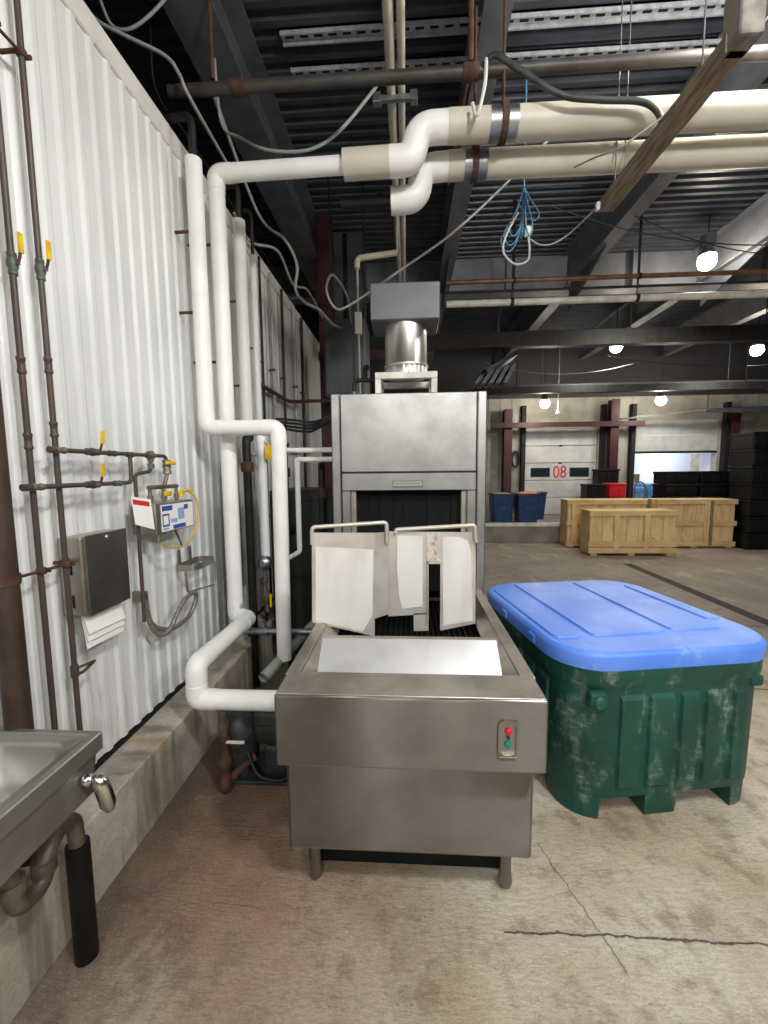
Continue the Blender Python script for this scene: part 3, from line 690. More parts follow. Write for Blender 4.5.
MB().prism([(sx1-.016, sy0, .756), (sx1-.016, sy1-.014, .756), (sx1-.018, sy1-.035, .628), (sx1-.018, sy0, .628)], (-.006, 0, 0)).build('apron', 'steel_sink', S_)
MB().prism([(sx1-.016, sy1-.014, .756), (sx0, sy1-.014, .756), (sx0, sy1-.035, .628), (sx1-.018, sy1-.035, .628)], (0, -.006, 0)).build('end_apron', 'steel_sink', S_)
MB().bbox(sx0-.008, sx0+.012, sy0, 1.06, .80, .93, .004, 1).build('backsplash', 'steel_dark', S_)
MB().tube([(-1.14, .80, .665), (-1.12, .84, .60), (-1.06, .925, .56), (-1.055, .935, .43), (-1.055, 1.02, .425), (-1.06, 1.03, .50), (-1.065, 1.10, .535), (-1.075, 1.155, .50), (-1.075, 1.16, .40)], .024, 12, .045).build('drain_trap', mat('trap_metal', '#6f675a', .55, .5, '#544b3e', 12), S_)
MB().lathe((-1.057, .93, .49), [(.032, 0), (.034, .018), (.032, .036)], 10).build('slip_nut', 'trap_metal', S_); MB().lathe((-1.0585, 1.026, .455), [(.032, 0), (.032, .035)], 10).build('slip_nut', 'trap_metal', S_)
MB().tube([(-1.076, 1.16, .0), (-1.075, 1.16, .41)], .034, 16).build('drain_leg', 'black_plastic', S_)
kv = MB(); kv.lathe((-.957, 1.085, .695), [(.018, -.004), (.018, .012), (.010, .014), (.010, .028)], 14, 'X').build('valve_collar', 'chrome', S_)
MB().tube([(-.935, 1.085, .695), (-.928, 1.085, .70), (-.918, 1.09, .68), (-.91, 1.10, .61), (-.908, 1.105, .585)], [.012, .018, .022, .022, .012], 10).build('lever', 'chrome', S_)

# ================================================================== LEFT WALL FITTINGS
# brown steel pole
PO = thing('steel_pole', 'thick brown steel pipe post at the left edge beside the sink', 'pole', (-1.25, 1.175, .338))
MB().tube([(-1.25, 1.175, .338), (-1.25, 1.175, 3.5)], .036, 16).build('pipe', mat('brown_pipe', '#4a3a30', .55, .3, '#37291f', 9, stretch=(1, 1, .5)), PO)
MB().lathe((-1.25, 1.175, 1.262), [(.040, 0), (.041, .03)], 16).build('clamp', 'rust', PO)
def ball_valve(parent, p, axis, hdir, body='patina', L=.034, hl=.062, so=.030):
    """body along axis, lever handle along hdir"""
    p = Vector(p); A = {'Z': Vector((0, 0, 1)), 'Y': Vector((0, 1, 0)), 'X': Vector((1, 0, 0))}[axis]
    m = MB().lathe(p, [(.0135, -L), (.0135, -L+.013), (.0115, -L+.014), (.0155, -.011), (.017, 0), (.0155, .011), (.0115, L-.014), (.0135, L-.013), (.0135, L)], 12, axis)
    v_ = m.build('valve_body', body, parent)
    st = Vector((1, 0, 0))
    MB().tube([p+st*.010, p+st*(so+.003)], .006, 8).build('stem', 'brass_old', v_)
    h = Vector(hdir).normalized(); s0 = p+st*so; sd = A.cross(st) if abs(h.dot(A)) > .5 else A
    MB().tube([s0, s0+h*.022+st*.008, s0+h*.038+st*.010], .0045, 8).build('lever', 'rust', v_)
    a = s0+h*.032+st*.010; w2 = sd*.0075
    MB().prism([a-w2, a+w2, a+w2+h*hl, a-w2+h*hl], st*.007).build('handle', 'yellow', v_)
    return v_
def coupling(parent, p, axis='Z', r=.0135, h=.028, m_='copper_old'):
    return MB().lathe(p, [(r*.9, -h), (r, -h+.004), (r, -h+.012), (r*.86, -h+.014), (r*.86, h-.014), (r, h-.012), (r, h-.004), (r*.9, h)], 12, axis).build('coupling', m_, parent)
A_ = thing('copper_riser', 'dark copper water riser left of the pair by the steel post', 'pipe', (-1.28, 1.331, .338), 'copper risers')
MB().tube([(-1.28, 1.331, .338), (-1.28, 1.331, 3.52)], .0098, 12).build('pipe', 'copper_old', A_)
ball_valve(A_, (-1.28, 1.333, 2.285), 'Z', (0, .02, 1), so=.02); [coupling(A_, (-1.28, 1.331, z)) for z in (1.965, 1.715)]
B_ = thing('copper_riser', 'brown copper water riser right of the pair, behind the towel dispenser', 'pipe', (-1.28, 1.437, .338), 'copper risers')
MB().tube([(-1.28, 1.437, .338), (-1.28, 1.437, 3.52)], .0098, 12).build('pipe', 'copper_old', B_)
ball_valve(B_, (-1.28, 1.438, 2.315), 'Z', (0, .02, 1), so=.022); [coupling(B_, (-1.28, 1.437, z)) for z in (1.99, 1.765)]
# strut clamps tying the risers together
def tie(z, y0, y1, x, label):
    t_ = thing('pipe_tie', label, 'pipe clamp', (x, y0, z), 'rusty pipe ties')
    MB().tube([(x, y0, z), (x, y1, z)], .0055, 8).build('rod', 'rust', t_)
    for y in (1.331, 1.437):
        if y0-.02 < y < y1+.02: MB().lathe((x, y, z), [(.0125, -.012), (.0155, -.010), (.0155, .010), (.0125, .012)], 12).build('split_ring', 'rust', t_); MB().bbox(x-.008, x+.022, y+.010, y+.020, z-.008, z+.008, .003, 1).build('nut', 'rust', t_)
    MB().tube([(x, y1-.01, z), (WX, y1-.01, z)], .007, 8).build('wall_stud', 'rust', t_)
tie(3.0, 1.331, 1.437, -1.28, 'rusty tie clamp high on the two copper risers'); tie(1.268, 1.19, 1.47, -1.276, 'rusty tie clamp joining both copper risers to the steel post')
hk = thing('pipe_stub', 'short capped pipe stub low on the right copper riser', 'pipe', (-1.28, 1.437, .85))
MB().lathe((-1.28, 1.437, .85), [(.013, -.024), (.0145, -.016), (.0145, .016), (.013, .024)], 12).build('tee', 'copper_old', hk)
MB().tube([(-1.27, 1.44, .862), (-1.25, 1.50, .862), (-1.262, 1.515, .855), (-1.272, 1.47, .832), (-1.275, 1.44, .835)], .006, 8, .01).build('bail', 'copper_old', hk)
# manifold
MF = thing('copper_manifold', 'two level copper manifold with yellow valve levers feeding the chemical dispenser', 'pipework', (-1.262, 1.7, 1.56))
MB().tube([(-1.262, 1.40, 1.69), (-1.262, 2.095, 1.693), (-1.262, 2.095, 1.60)], .009, 12, .03).build('upper_run', 'copper_old', MF)
MB().tube([(-1.262, 1.285, 1.56), (-1.262, 1.812, 1.563), (-1.262, 1.812, 1.69)], .009, 12, .03).build('lower_run', 'copper_old', MF)
ball_valve(MF, (-1.262, 1.59, 1.691), 'Y', (0, .08, 1), 'copper_old', .032, .052); ball_valve(MF, (-1.262, 1.58, 1.561), 'Y', (0, .03, 1), 'copper_old', .032, .052)
for y, z in ((1.40, 1.69), (1.285, 1.56)): MB().lathe((-1.262, y, z), [(.012, -.010), (.012, .010)], 12, 'Y').build('end_cap', 'copper_old', MF)
for y, z, mm in ((1.437, 1.69, 'brass_old'), (1.331, 1.56, 'brass_old'), (1.70, 1.69, 'copper_old'), (1.72, 1.562, 'patina'), (1.812, 1.69, 'copper_old')): coupling(MF, (-1.262, y, z), 'Y', .0128, .022, mm)
MB().lathe((-1.262, 1.962, 1.692), [(.016, -.024), (.019, -.016), (.019, .016), (.016, .024)], 12, 'Y').lathe((-1.262, 1.962, 1.692), [(.014, -.03), (.014, .022)], 12).build('cross_fitting', 'brass_old', MF)
MB().tube([(-1.262, 1.962, 1.67), (-1.262, 1.960, 1.615), (-1.268, 1.846, 1.60), (-1.270, 1.846, .893)], .0085, 10, .025).build('drop_pipe', 'copper_old', MF)
MB().lathe((-1.262, 1.962, 1.64), [(.015, -.012), (.015, .012)], 10).build('green_ring', 'patina', MF)
vb = MB().lathe((-1.262, 2.095, 1.64), [(.02, -.04), (.02, -.02), (.016, -.018), (.022, 0), (.016, .018), (.02, .02), (.02, .035)], 12).build('outlet_valve', 'brass_old', MF)
MB().bbox(-1.245, -1.228, 2.05, 2.13, 1.648, 1.668, .004, 1).build('handle', 'yellow', vb)
# chemical dispenser
CD = thing('chemical_dispenser', 'small steel chemical dispenser box with blue and white label on the ribbed wall', 'dispenser', (-1.28, 2.09, 1.30))
MB().bbox(WX, -1.222, 1.915, 2.262, 1.304, 1.456, .006, 2).build('box', 'steel_worn', CD)
fl_ = MB().box(-1.2218, -1.219, 1.955, 2.25, 1.312, 1.446).build('label_sheet', 'paper', CD)
MB().box(-1.219, -1.2185, 1.96, 2.05, 1.415, 1.44).box(-1.219, -1.2185, 1.96, 2.02, 1.335, 1.40).box(-1.219, -1.2185, 2.05, 2.17, 1.315, 1.336).box(-1.219, -1.2185, 2.16, 2.20, 1.41, 1.435).build('blue_print', 'label_blue', fl_)
MB().box(-1.219, -1.2185, 2.10, 2.16, 1.36, 1.42).box(-1.219, -1.2185, 1.965, 2.01, 1.318, 1.33).box(-1.219, -1.2185, 2.03, 2.09, 1.35, 1.37).build('light_print', 'label_light', fl_)
MB().box(-1.2188, -1.2183, 1.968, 2.01, 1.345, 1.39).build('white_print', 'paper', fl_)
MB().tube([(-1.262, 2.095, 1.60), (-1.262, 2.06, 1.535)], .010, 10).build('inlet', 'brass_old', CD)
MB().tube([(-1.262, 1.93, 1.535), (-1.262, 2.18, 1.535)], .011, 10).build('header', 'brass_old', CD)
for y in (1.94, 2.055, 2.17): MB().tube([(-1.262, y, 1.535), (-1.262, y, 1.455)], .009, 8).lathe((-1.262, y, 1.47), [(.014, 0), (.014, .025)], 10).build('nipple', 'brass_old', CD)
MB().bbox(-1.25, -1.235, 2.03, 2.085, 1.487, 1.512, .004, 1).build('knob', 'yellow', CD); MB().bbox(-1.25, -1.235, 2.17, 2.31, 1.50, 1.515, .004, 1).build('knob', 'yellow', CD); MB().lathe((-1.242, 2.18, 1.488), [(.013, -.012), (.013, .012)], 10).build('knob', 'yellow', CD)
MB().tube(smoothpts([(-1.24, 2.262, 1.50), (-1.225, 2.30, 1.46), (-1.215, 2.305, 1.37), (-1.21, 2.24, 1.27), (-1.21, 2.13, 1.215), (-1.215, 2.02, 1.222), (-1.225, 1.95, 1.26), (-1.23, 1.935, 1.305)]), .0055, 8).build('yellow_hose', 'yellow_hose', CD)
MB().tube([(-1.235, 2.09, 1.305), (-1.215, 2.115, 1.215)], .005, 8).build('suction_tube', 'rust', CD); MB().lathe((-1.23, 1.935, 1.285), [(.012, -.02), (.012, .02)], 10).build('hose_nut', 'brass_old', CD)
tg = tag(MB().prism([(-1.262, 1.80, 1.50), (-1.252, 1.925, 1.478), (-1.215, 1.885, 1.335), (-1.225, 1.765, 1.375)], (.0012, .0005, 0)).build('hang_tag', 'paper'), 'white paper tag with red heading hanging in front of the chemical dispenser', 'tag')
MB().prism([(-1.2575, 1.802, 1.487), (-1.2485, 1.908, 1.468), (-1.2425, 1.902, 1.445), (-1.2515, 1.796, 1.464)], (.0012, -.0012, 0)).build('red_heading', 'red', tg)
m = MB()
for i in range(4):
    z = 1.435-i*.018; d = i*.0045
    m.prism([(-1.2485+d, 1.790-i*.005, z+.006), (-1.2405+d, 1.875-i*.006, z-.010), (-1.2400+d, 1.874-i*.006, z-.0125), (-1.2480+d, 1.789-i*.005, z+.0035)], (.0012, -.0012, 0))
m.build('fine_print', 'plaque_grey', tg)
# bottle bracket
BB = thing('bottle_bracket', 'stainless wire bottle holder on the wall below the chemical dispenser', 'bracket', (-1.28, 2.31, .95))
P_ = rr3(WX+.008, -1.215, 2.235, 2.50, .04, 1.062, 4)
v_ = [p+Vector((0, 0, s*.018)) for s in (-1, 1) for p in P_]; n = len(P_)
cen = Vector(((WX+.008-1.215)/2, 2.367, 1.062))
vi = [p+(cen-p).normalized()*.004 for p in v_]
MB().add(v_+vi, [(i, (i+1) % n, n+(i+1) % n, n+i) for i in range(n)]+[(2*n+i, 2*n+(i+1) % n, 3*n+(i+1) % n, 3*n+i) for i in range(n)]+[(n+i, n+(i+1) % n, 3*n+(i+1) % n, 3*n+i) for i in range(n)]+[(i, (i+1) % n, 2*n+(i+1) % n, 2*n+i) for i in range(n)]).build('band', 'steel_worn', BB)
for y in (2.29, 2.41): MB().bbox(WX+.003, WX+.012, y-.011, y+.011, 1.04, 1.16, .003, 1).build('tab', 'steel_dark', BB)
MB().tube([(-1.28, 2.245, 1.05), (-1.28, 2.255, .915), (-1.225, 2.48, .90), (-1.225, 2.49, 1.05)], .006, 8, .02).build('wire_frame', 'steel_worn', BB)
# hose with hook
HO = thing('drain_hose', 'grey braided hose looped on a hook under the chemical dispenser', 'hose', (-1.29, 1.95, .76))
MB().tube(smoothpts([(-1.285, 1.888, .99), (-1.28, 1.893, .90), (-1.275, 1.92, .82), (-1.265, 1.975, .775), (-1.255, 2.03, .79), (-1.25, 2.09, .85), (-1.245, 2.17, .905), (-1.245, 2.26, .915), (-1.25, 2.29, .87), (-1.26, 2.23, .79), (-1.275, 2.10, .765), (-1.29, 1.99, .80), (-1.30, 1.93, .86)]), .0125, 10).build('hose', 'hose_grey' if 'hose_grey' in MATS else mat('hose_grey', '#86847e', .4, .4, '#6f6d68', 40), HO)
MB().bbox(WX-.005, -1.278, 1.878, 1.902, .975, 1.03, .005, 2).build('hook', 'steel_dark', HO)
# towel dispenser
TD = thing('towel_dispenser', 'stainless paper towel dispenser mounted on the ribbed wall', 'dispenser', (-1.295, 1.6, 1.05))
MB().bbox(WX, -1.25, 1.478, 1.722, 1.052, 1.36, .006, 2).build('cabinet', 'steel_worn', TD)
dr = MB().bbox(-1.251, -1.243, 1.492, 1.728, 1.046, 1.366, .004, 2).build('door', 'steel_dark', TD)
MB().lathe((-1.243, 1.61, 1.345), [(.010, 0), (.010, .004), (.006, .006), (0, .006)], 12, 'X', False).build('lock', 'chrome', dr)
for z in (1.11, 1.24): MB().box(-1.30, -1.292, 1.4755, 1.4785, z-.025, z+.025).build('refill_slot', 'seal_black', TD)
pt = MB()
for i in range(3): pt.prism([(-1.29+.004*i, 1.50, 1.052), (-1.29+.004*i, 1.70, 1.052), (-1.272+.006*i, 1.705, .905+.03*i), (-1.272+.006*i, 1.495, .912+.03*i)], (.0015, 0, 0))
tag(pt.build('paper_towels', 'paper'), 'white folded paper towels hanging out of the towel dispenser', 'paper towel')

# ================================================================== INSULATED PIPES
def ins_pipe(name, label, pts, r, m_='white_pvc', er=None, ends=True, group=None, elbow=.10):
    t_ = thing(name, label, 'pipe', tuple(Vector(pts[-1])), group)
    P = [Vector(p) for p in pts]; er = er or r*1.06
    for i in range(len(P)-1):
        a, b = P[i], P[i+1]; d = (b-a); L = d.length; d.normalize()
        la = 0 if i == 0 else min(elbow, L*.45); lb = 0 if i == len(P)-2 else min(elbow, L*.45)
        MB().tube([a+d*la*.8, b-d*lb*.8], r, 20).build('run', m_, t_)
    for i in range(1, len(P)-1):
        d1 = (P[i-1]-P[i]); d2 = (P[i+1]-P[i]); l1 = min(elbow, d1.length*.45); l2 = min(elbow, d2.length*.45)
        MB().tube([P[i]+d1.normalized()*l1, P[i], P[i]+d2.normalized()*l2], er, 20, min(l1, l2)*.98, 8).build('elbow_cover', m_, t_)
    return t_
p1 = ins_pipe('insulated_pipe', 'white insulated pipe nearest on the wall, jogging right then down beside the washer', [(-1.215, 2.46, 3.385), (-1.215, 2.46, 1.876), (-.775, 2.46, 1.872), (-.785, 2.46, .425)], .046)
for z in (2.55, 3.0): MB().tube([(-1.25, 2.46, z), (WX, 2.46, z)], .009, 8).build('wall_stud', 'rust', p1)
MB().lathe((-.785, 2.46, .418), [(.02, 0), (.02, .02)], 14).build('copper_end', 'rust', p1)
MB().tube([(-1.215, 2.46, 3.385), (-1.215, 2.46, 3.62), (-2.5, 2.7, 3.68)], .022, 10, .06).build('bare_riser', 'black_iron', p1)
p2 = ins_pipe('insulated_pipe', 'white insulated pipe second on the wall, turning overhead and low toward the washer front', [(-.37, 2.6, 3.412), (-1.15, 2.6, 3.40), (-1.15, 2.6, .66), (-1.045, 2.55, .655), (-1.055, 1.90, .655), (-1.06, 1.90, .475), (-.44, 1.90, .475)], .049)
for z in (2.3, 3.0): MB().tube([(-1.19, 2.6, z), (WX, 2.6, z)], .009, 8).build('wall_stud', 'rust', p2)
p3 = ins_pipe('insulated_pipe', 'white insulated pipe third along the wall, open at the top', [(-1.20, 3.06, 3.40), (-1.20, 3.06, 1.93)], .043)
MB().tube([(-1.20, 3.06, 3.4), (-1.20, 3.06, 3.64), (-2.5, 3.2, 3.7)], .02, 10, .06).build('bare_riser', 'black_iron', p3)
for z in (2.25, 2.85): MB().tube([(-1.2, 3.06, z), (WX, 3.06, z)], .009, 8).build('wall_stud', 'rust', p3)
p4 = ins_pipe('insulated_pipe', 'thin white insulated pipe fourth along the wall, furthest from the sink', [(-1.21, 3.34, 3.30), (-1.21, 3.34, 1.80)], .027)
MB().tube([(-1.21, 3.34, 3.3), (-1.21, 3.34, 3.64), (-2.5, 3.5, 3.7)], .014, 8, .06).build('bare_riser', 'black_iron', p4); MB().tube([(-1.21, 3.34, 1.8), (-1.21, 3.34, .338)], .016, 8).build('bare_drop', 'black_iron', p4)
MB().tube([(-1.21, 3.34, 2.6), (WX, 3.34, 2.6)], .008, 8).build('wall_stud', 'rust', p4)
# big overhead pair
u_ = thing('overhead_pipe', 'upper large cream insulated pipe overhead, with the double white elbow', 'pipe', (.5, 2.6, 3.58), 'large overhead pipes')
MB().tube([(-.372, 2.6, 3.412), (-.10, 2.6, 3.416)], .079, 24).build('collar', 'cream_pvc', u_)
MB().tube([(-.10, 2.6, 3.416), (.03, 2.6, 3.418), (.07, 2.6, 3.585), (.25, 2.6, 3.587)], .080, 24, .11, 8).build('elbow_cover', 'white_pvc', u_)
MB().tube([(.24, 2.6, 3.587), (9.5, 2.6, 3.54)], .083, 24).build('run', 'cream_pvc', u_)
MB().tube([(.475, 2.6, 3.586), (.63, 2.6, 3.585)], .0855, 24).build('bright_band', 'galv', u_)
l_ = thing('overhead_pipe', 'lower large cream insulated pipe overhead, ending in a white down elbow', 'pipe', (.5, 2.8, 3.5), 'large overhead pipes')
MB().tube([(-.10, 2.8, 3.322), (.075, 2.8, 3.325), (.095, 2.8, 3.505), (.28, 2.8, 3.512)], .078, 24, .12, 8).build('elbow_cover', 'white_pvc', l_)
MB().tube([(.26, 2.8, 3.512), (9.5, 2.8, 3.475)], .080, 24).build('run', 'cream_pvc', l_)
MB().tube([(.36, 2.8, 3.511), (.50, 2.8, 3.510)], .0825, 24).build('bright_band', 'galv', l_)
MB().tube([(-.42, 2.8, 3.325), (-.08, 2.8, 3.325)], .035, 12).lathe((-.17, 2.8, 3.325), [(.04, -.03), (.042, 0), (.04, .03)], 12, 'X').build('bare_end', 'black_iron', l_)
def hanger(x, y, z, r, top, label):
    t_ = thing('pipe_hanger', label, 'pipe hanger', (x, y, z), 'rusty pipe hangers')
    P = [(x, y+(r+.004)*math.cos(a), z+(r+.004)*math.sin(a)) for a in [2*PI*i/20 for i in range(20)]]
    m = MB()
    v = [(p[0]+s*.018, p[1], p[2]) for s in (-1, 1) for p in P]+[(p[0]+s*.018, y+(p[1]-y)*1.06, z+(p[2]-z)*1.06) for s in (-1, 1) for p in P]
    n = 20; m.add(v, [(2*n+i, 2*n+(i+1) % n, 3*n+(i+1) % n, 3*n+i) for i in range(n)]+[(i, (i+1) % n, 2*n+(i+1) % n, 2*n+i) for i in range(n)]+[(n+i, n+(i+1) % n, 3*n+(i+1) % n, 3*n+i) for i in range(n)])
    m.build('strap', 'rust', t_); MB().tube([(x, y, z+r), (x, y, top)], .009, 8).build('rod', 'rust', t_)
hanger(.555, 2.6, 3.586, .0865, 4.4, 'rusty strap hanger on the upper overhead pipe'); hanger(.425, 2.8, 3.511, .0835, 4.4, 'rusty strap hanger on the lower overhead pipe')
hanger(4.2, 2.6, 3.567, .084, 4.4, 'strap hanger on the upper overhead pipe far right'); hanger(4.3, 2.8, 3.496, .081, 4.4, 'strap hanger on the lower overhead pipe far right')
# black sprinkler pipe, nearest
bp = thing('sprinkler_pipe', 'long dark steel pipe crossing overhead in front of the roof beams', 'pipe', (0, 2.64, 3.9))
MB().tube([(-1.42, 2.62, 3.885), (9.5, 2.62, 3.885)], .034, 14).build('pipe', 'black_pipe' if 'black_pipe' in MATS else mat('black_pipe', '#4a4643', .5, .3, '#3b3634', 6), bp)
for x in (.37, -1.0, 3.1): MB().lathe((x, 2.62, 3.885), [(.04, -.045), (.044, -.03), (.044, .03), (.04, .045)], 14, 'X').build('coupling', 'rust', bp)
MB().tube([(.37, 2.62, 3.94), (.37, 2.62, 4.42)], .016, 8).build('hanger_rod', 'rust', bp); MB().tube([(-1.15, 2.62, 3.94), (-1.15, 2.62, 4.42)], .012, 8).build('hanger_rod', 'rust', bp); MB().tube([(2.5, 2.62, 3.94), (2.5, 2.62, 4.42)], .012, 8).build('hanger_rod', 'rust', bp)
tag(MB().tube([(.44, 2.9, 4.38), (.40, 4.3, 4.38)], .02, 8).build('conduit_pipe', 'rust'), 'rusty pipe running along the underside of the beam above the duct', 'pipe')
# cream conduits along y
for x, xb, r, lab in ((-.112, -.10, .033, 'cream conduit running away overhead, left of the pair'), (-.018, -.045, .026, 'cream conduit running away overhead, right of the pair')):
    t_ = thing('roof_conduit', lab, 'conduit', (x, 3, 4.3), 'cream overhead conduits')
    MB().tube([(x, -1, 4.3), (xb, 6.6, 4.3)], r, 12).build('pipe', 'cream_pvc', t_)
    for y in (1.5, 3.3, 5.2): MB().tube([(x+(xb-x)*(y+1)/7.6, y, 4.3+r), (x, y, 4.93)], .006, 6).build('hanger_rod', 'black_iron', t_)
t_ = thing('conduit_bracket', 'small grey bracket bar under the two cream conduits', 'bracket', (-.07, 3.2, 4.24))
MB().bbox(-.24, .08, 3.18, 3.22, 4.235, 4.268, .004, 1).build('bar', 'galv', t_); MB().bbox(-.24, -.18, 3.17, 3.23, 4.22, 4.285, .004, 1).build('end_clamp', 'galv', t_); MB().bbox(.03, .08, 3.17, 3.23, 4.22, 4.285, .004, 1).build('end_clamp', 'galv', t_)
# further pipes
for z, r, m_, lab in ((3.98, .028, 'brown_pipe2', 'thin brown sprinkler pipe crossing in front of the girder'), (3.72, .042, 'white_paint', 'white pipe crossing below the girder'), (3.86, .016, 'black_iron', 'thin dark conduit between the brown and white cross pipes')):
    if m_ == 'brown_pipe2' and m_ not in MATS: mat(m_, '#7a5844', .5, .3, '#5d4334', 8)
    t_ = thing('cross_pipe', lab, 'pipe', (2, 5.5, z), 'pipes below the girder')
    MB().tube([(.5, 5.5, z), (9.5, 5.5, z)], r, 12).build('pipe', m_, t_)
    for x in (.95+z*.1, 2.55+z*.08, 6.0): MB().tube([(x, 5.5, z), (x, 5.5, 4.93)], .007, 6).lathe((x, 5.5, z), [(r*1.25, -.02), (r*1.25, .02)], 10, 'X').build('hanger', 'black_iron', t_)
tag(MB().tube([(1.55, 9.9, 3.55), (9.5, 9.9, 3.55)], .035, 10).tube([(3.1, 9.9, 3.55), (3.1, 9.9, 4.93)], .008, 6).tube([(7.2, 9.9, 3.55), (7.2, 9.9, 4.93)], .008, 6).build('cross_pipe', 'grey_box'), 'grey pipe crossing high in front of the dock doors', 'pipe')
# hanging timber with white end brackets
HT = thing('hanging_timber', 'weathered timber plank hung overhead at the right', 'timber', (1.3, 2.3, 3.25))
MB().prism([(1.255, 1.86, 3.235), (1.345, 1.86, 3.235), (1.345, 1.86, 3.30), (1.255, 1.86, 3.30)], (-.035, 1.0, 0)).build('plank', 'old_wood', HT)
MB().bbox(1.262, 1.352, 1.79, 1.90, 3.235, 3.45, .012, 2).build('end_block', 'foam_block', HT)
MB().bbox(1.20, 1.245, 2.84, 2.87, 3.24, 3.29, .004, 1).bbox(1.30, 1.315, 2.85, 2.87, 3.25, 3.28, .004, 1).build('end_clip', 'white_paint', HT)
for x, y in ((1.24, 2.70), (1.29, 2.70), (1.26, 2.0), (1.34, 2.0)): MB().tube([(x, y, 3.29), (x, y, 4.93)], .004, 6).build('hanger_wire', 'galv', HT)

# ================================================================== CABLES
def cable(pts, r, m_, name, label):
    return tag(MB().tube(smoothpts(pts, 7), r, 7).build(name, m_), label, 'cable', 'loose cables')
cable([(-1.92, 2.0, 4.4), (-1.86, 2.4, 4.29), (-1.72, 2.42, 4.11), (-1.57, 2.45, 4.04), (-1.37, 2.5, 3.97), (-1.30, 2.52, 3.88), (-1.26, 2.56, 3.78), (-1.25, 3.2, 3.75)], .011, 'cable_grey', 'overhead_cable', 'thick grey cable drooping over the wall top at upper left')
cable([(-1.86, 2.6, 4.6), (-1.80, 2.6, 4.39), (-1.74, 2.6, 4.25), (-1.64, 2.6, 4.22), (-1.51, 2.6, 4.28), (-1.35, 2.6, 4.41)], .009, 'cable_grey', 'overhead_cable', 'short grey cable loop against the dark upper left corner')
cable([(-1.60, 2.8, 4.92), (-1.62, 2.8, 4.41), (-1.62, 2.8, 4.12), (-1.55, 2.8, 3.94), (-1.40, 2.8, 3.75), (-1.38, 4.5, 3.7)], .008, 'cable_black', 'overhead_cable', 'thin dark cable hanging behind the grey loop at upper left')
cable([(-1.30, 3.0, 4.42), (-1.27, 3.0, 4.0), (-1.14, 3.0, 3.9), (-.94, 3.0, 3.81), (-.66, 3.0, 3.8), (-.45, 3.0, 3.91), (-.23, 3.05, 4.18), (-.20, 3.1, 4.27)], .011, 'cable_grey', 'overhead_cable', 'grey cable sagging in a wide bow from the left beam to the conduits')
cable([(-1.42, 3.2, 4.4), (-1.35, 3.9, 3.95), (-1.14, 4.0, 3.77), (-1.03, 4.0, 3.54), (-1.05, 4.0, 3.32), (-.96, 4.0, 3.2), (-.84, 4.05, 3.15), (-.78, 4.4, 3.14), (-.74, 4.70, 3.2)], .014, 'cable_grey', 'overhead_cable', 'grey cable hanging in an S bend beyond the fourth pipe')
cable([(-.62, 4.70, 3.24), (-.60, 4.3, 3.36), (-.64, 3.7, 3.30), (-.68, 3.6, 3.14), (-.61, 3.6, 2.99), (-.48, 3.6, 3.01), (-.06, 3.6, 3.27), (.35, 3.6, 3.53), (.75, 3.6, 3.86), (1.3, 3.6, 4.38)], .010, 'cable_grey', 'overhead_cable', 'pale cable looping behind the damper box and rising to the right')
cable([(.44, 2.56, 3.86), (.43, 2.46, 3.80), (.42, 2.44, 3.66), (.385, 2.46, 3.53), (.36, 2.47, 3.60)], .010, 'cable_white', 'overhead_cable', 'short white flex dropping to the upper overhead pipe')
cable([(.42, 2.50, 3.80), (.48, 2.47, 3.83), (.61, 2.46, 3.74), (.82, 2.45, 3.60), (1.03, 2.46, 3.57), (1.24, 2.46, 3.55), (1.33, 2.46, 3.50), (1.37, 2.45, 3.40)], .016, 'motor_grey', 'overhead_cable', 'dark grey flexible conduit lying over the upper overhead pipe')
cable([(1.02, 2.75, 3.435), (1.03, 2.5, 3.31), (1.08, 2.32, 3.23), (1.26, 2.28, 3.33), (1.47, 2.25, 3.49), (2.4, 2.25, 4.39)], .005, 'cable_grey', 'overhead_cable', 'thin wire stretched across the overhead pipes to the timber')
cable([(-1.33, 3.3, 3.6), (-1.30, 3.55, 3.52), (-1.18, 3.9, 3.62), (-1.15, 4.3, 3.5), (-1.12, 4.8, 3.65), (-1.1, 5.5, 3.6)], .012, 'cable_grey', 'overhead_cable', 'grey cable draped along the wall top beyond the pipes')
cable([(1.24, 2.9, 3.3), (1.15, 3.2, 3.28), (1.0, 3.2, 3.22), (.88, 3.2, 3.28), (.84, 3.15, 3.40)], .006, 'cable_grey', 'overhead_cable', 'thin cable sagging from the timber to the blue cable coil')
for i, (x0, z0, x1, z1, y, sag, lab) in enumerate(((1.5, 4.3, 5.5, 4.1, 4.6, .35, 'cable sagging across the hall above the blue lid side'), (3.0, 3.9, 8.5, 3.7, 8.2, .30, 'dark cable bowing under the dark beam on the right'), (1.6, 3.85, 4.6, 3.75, 8.9, .22, 'pale cable bowing above dock door 08'),
                                             (2.5, 4.412, 6.4, 4.412, 5.0, .5, 'cable strung between the right roof beams'))):
    cable([(x0+(x1-x0)*q_/6, y, z0+(z1-z0)*q_/6-sag*4*(q_/6)*(1-q_/6)) for q_ in range(7)], .006, 'cable_black' if i != 2 else 'cable_grey', 'overhead_cable', lab)
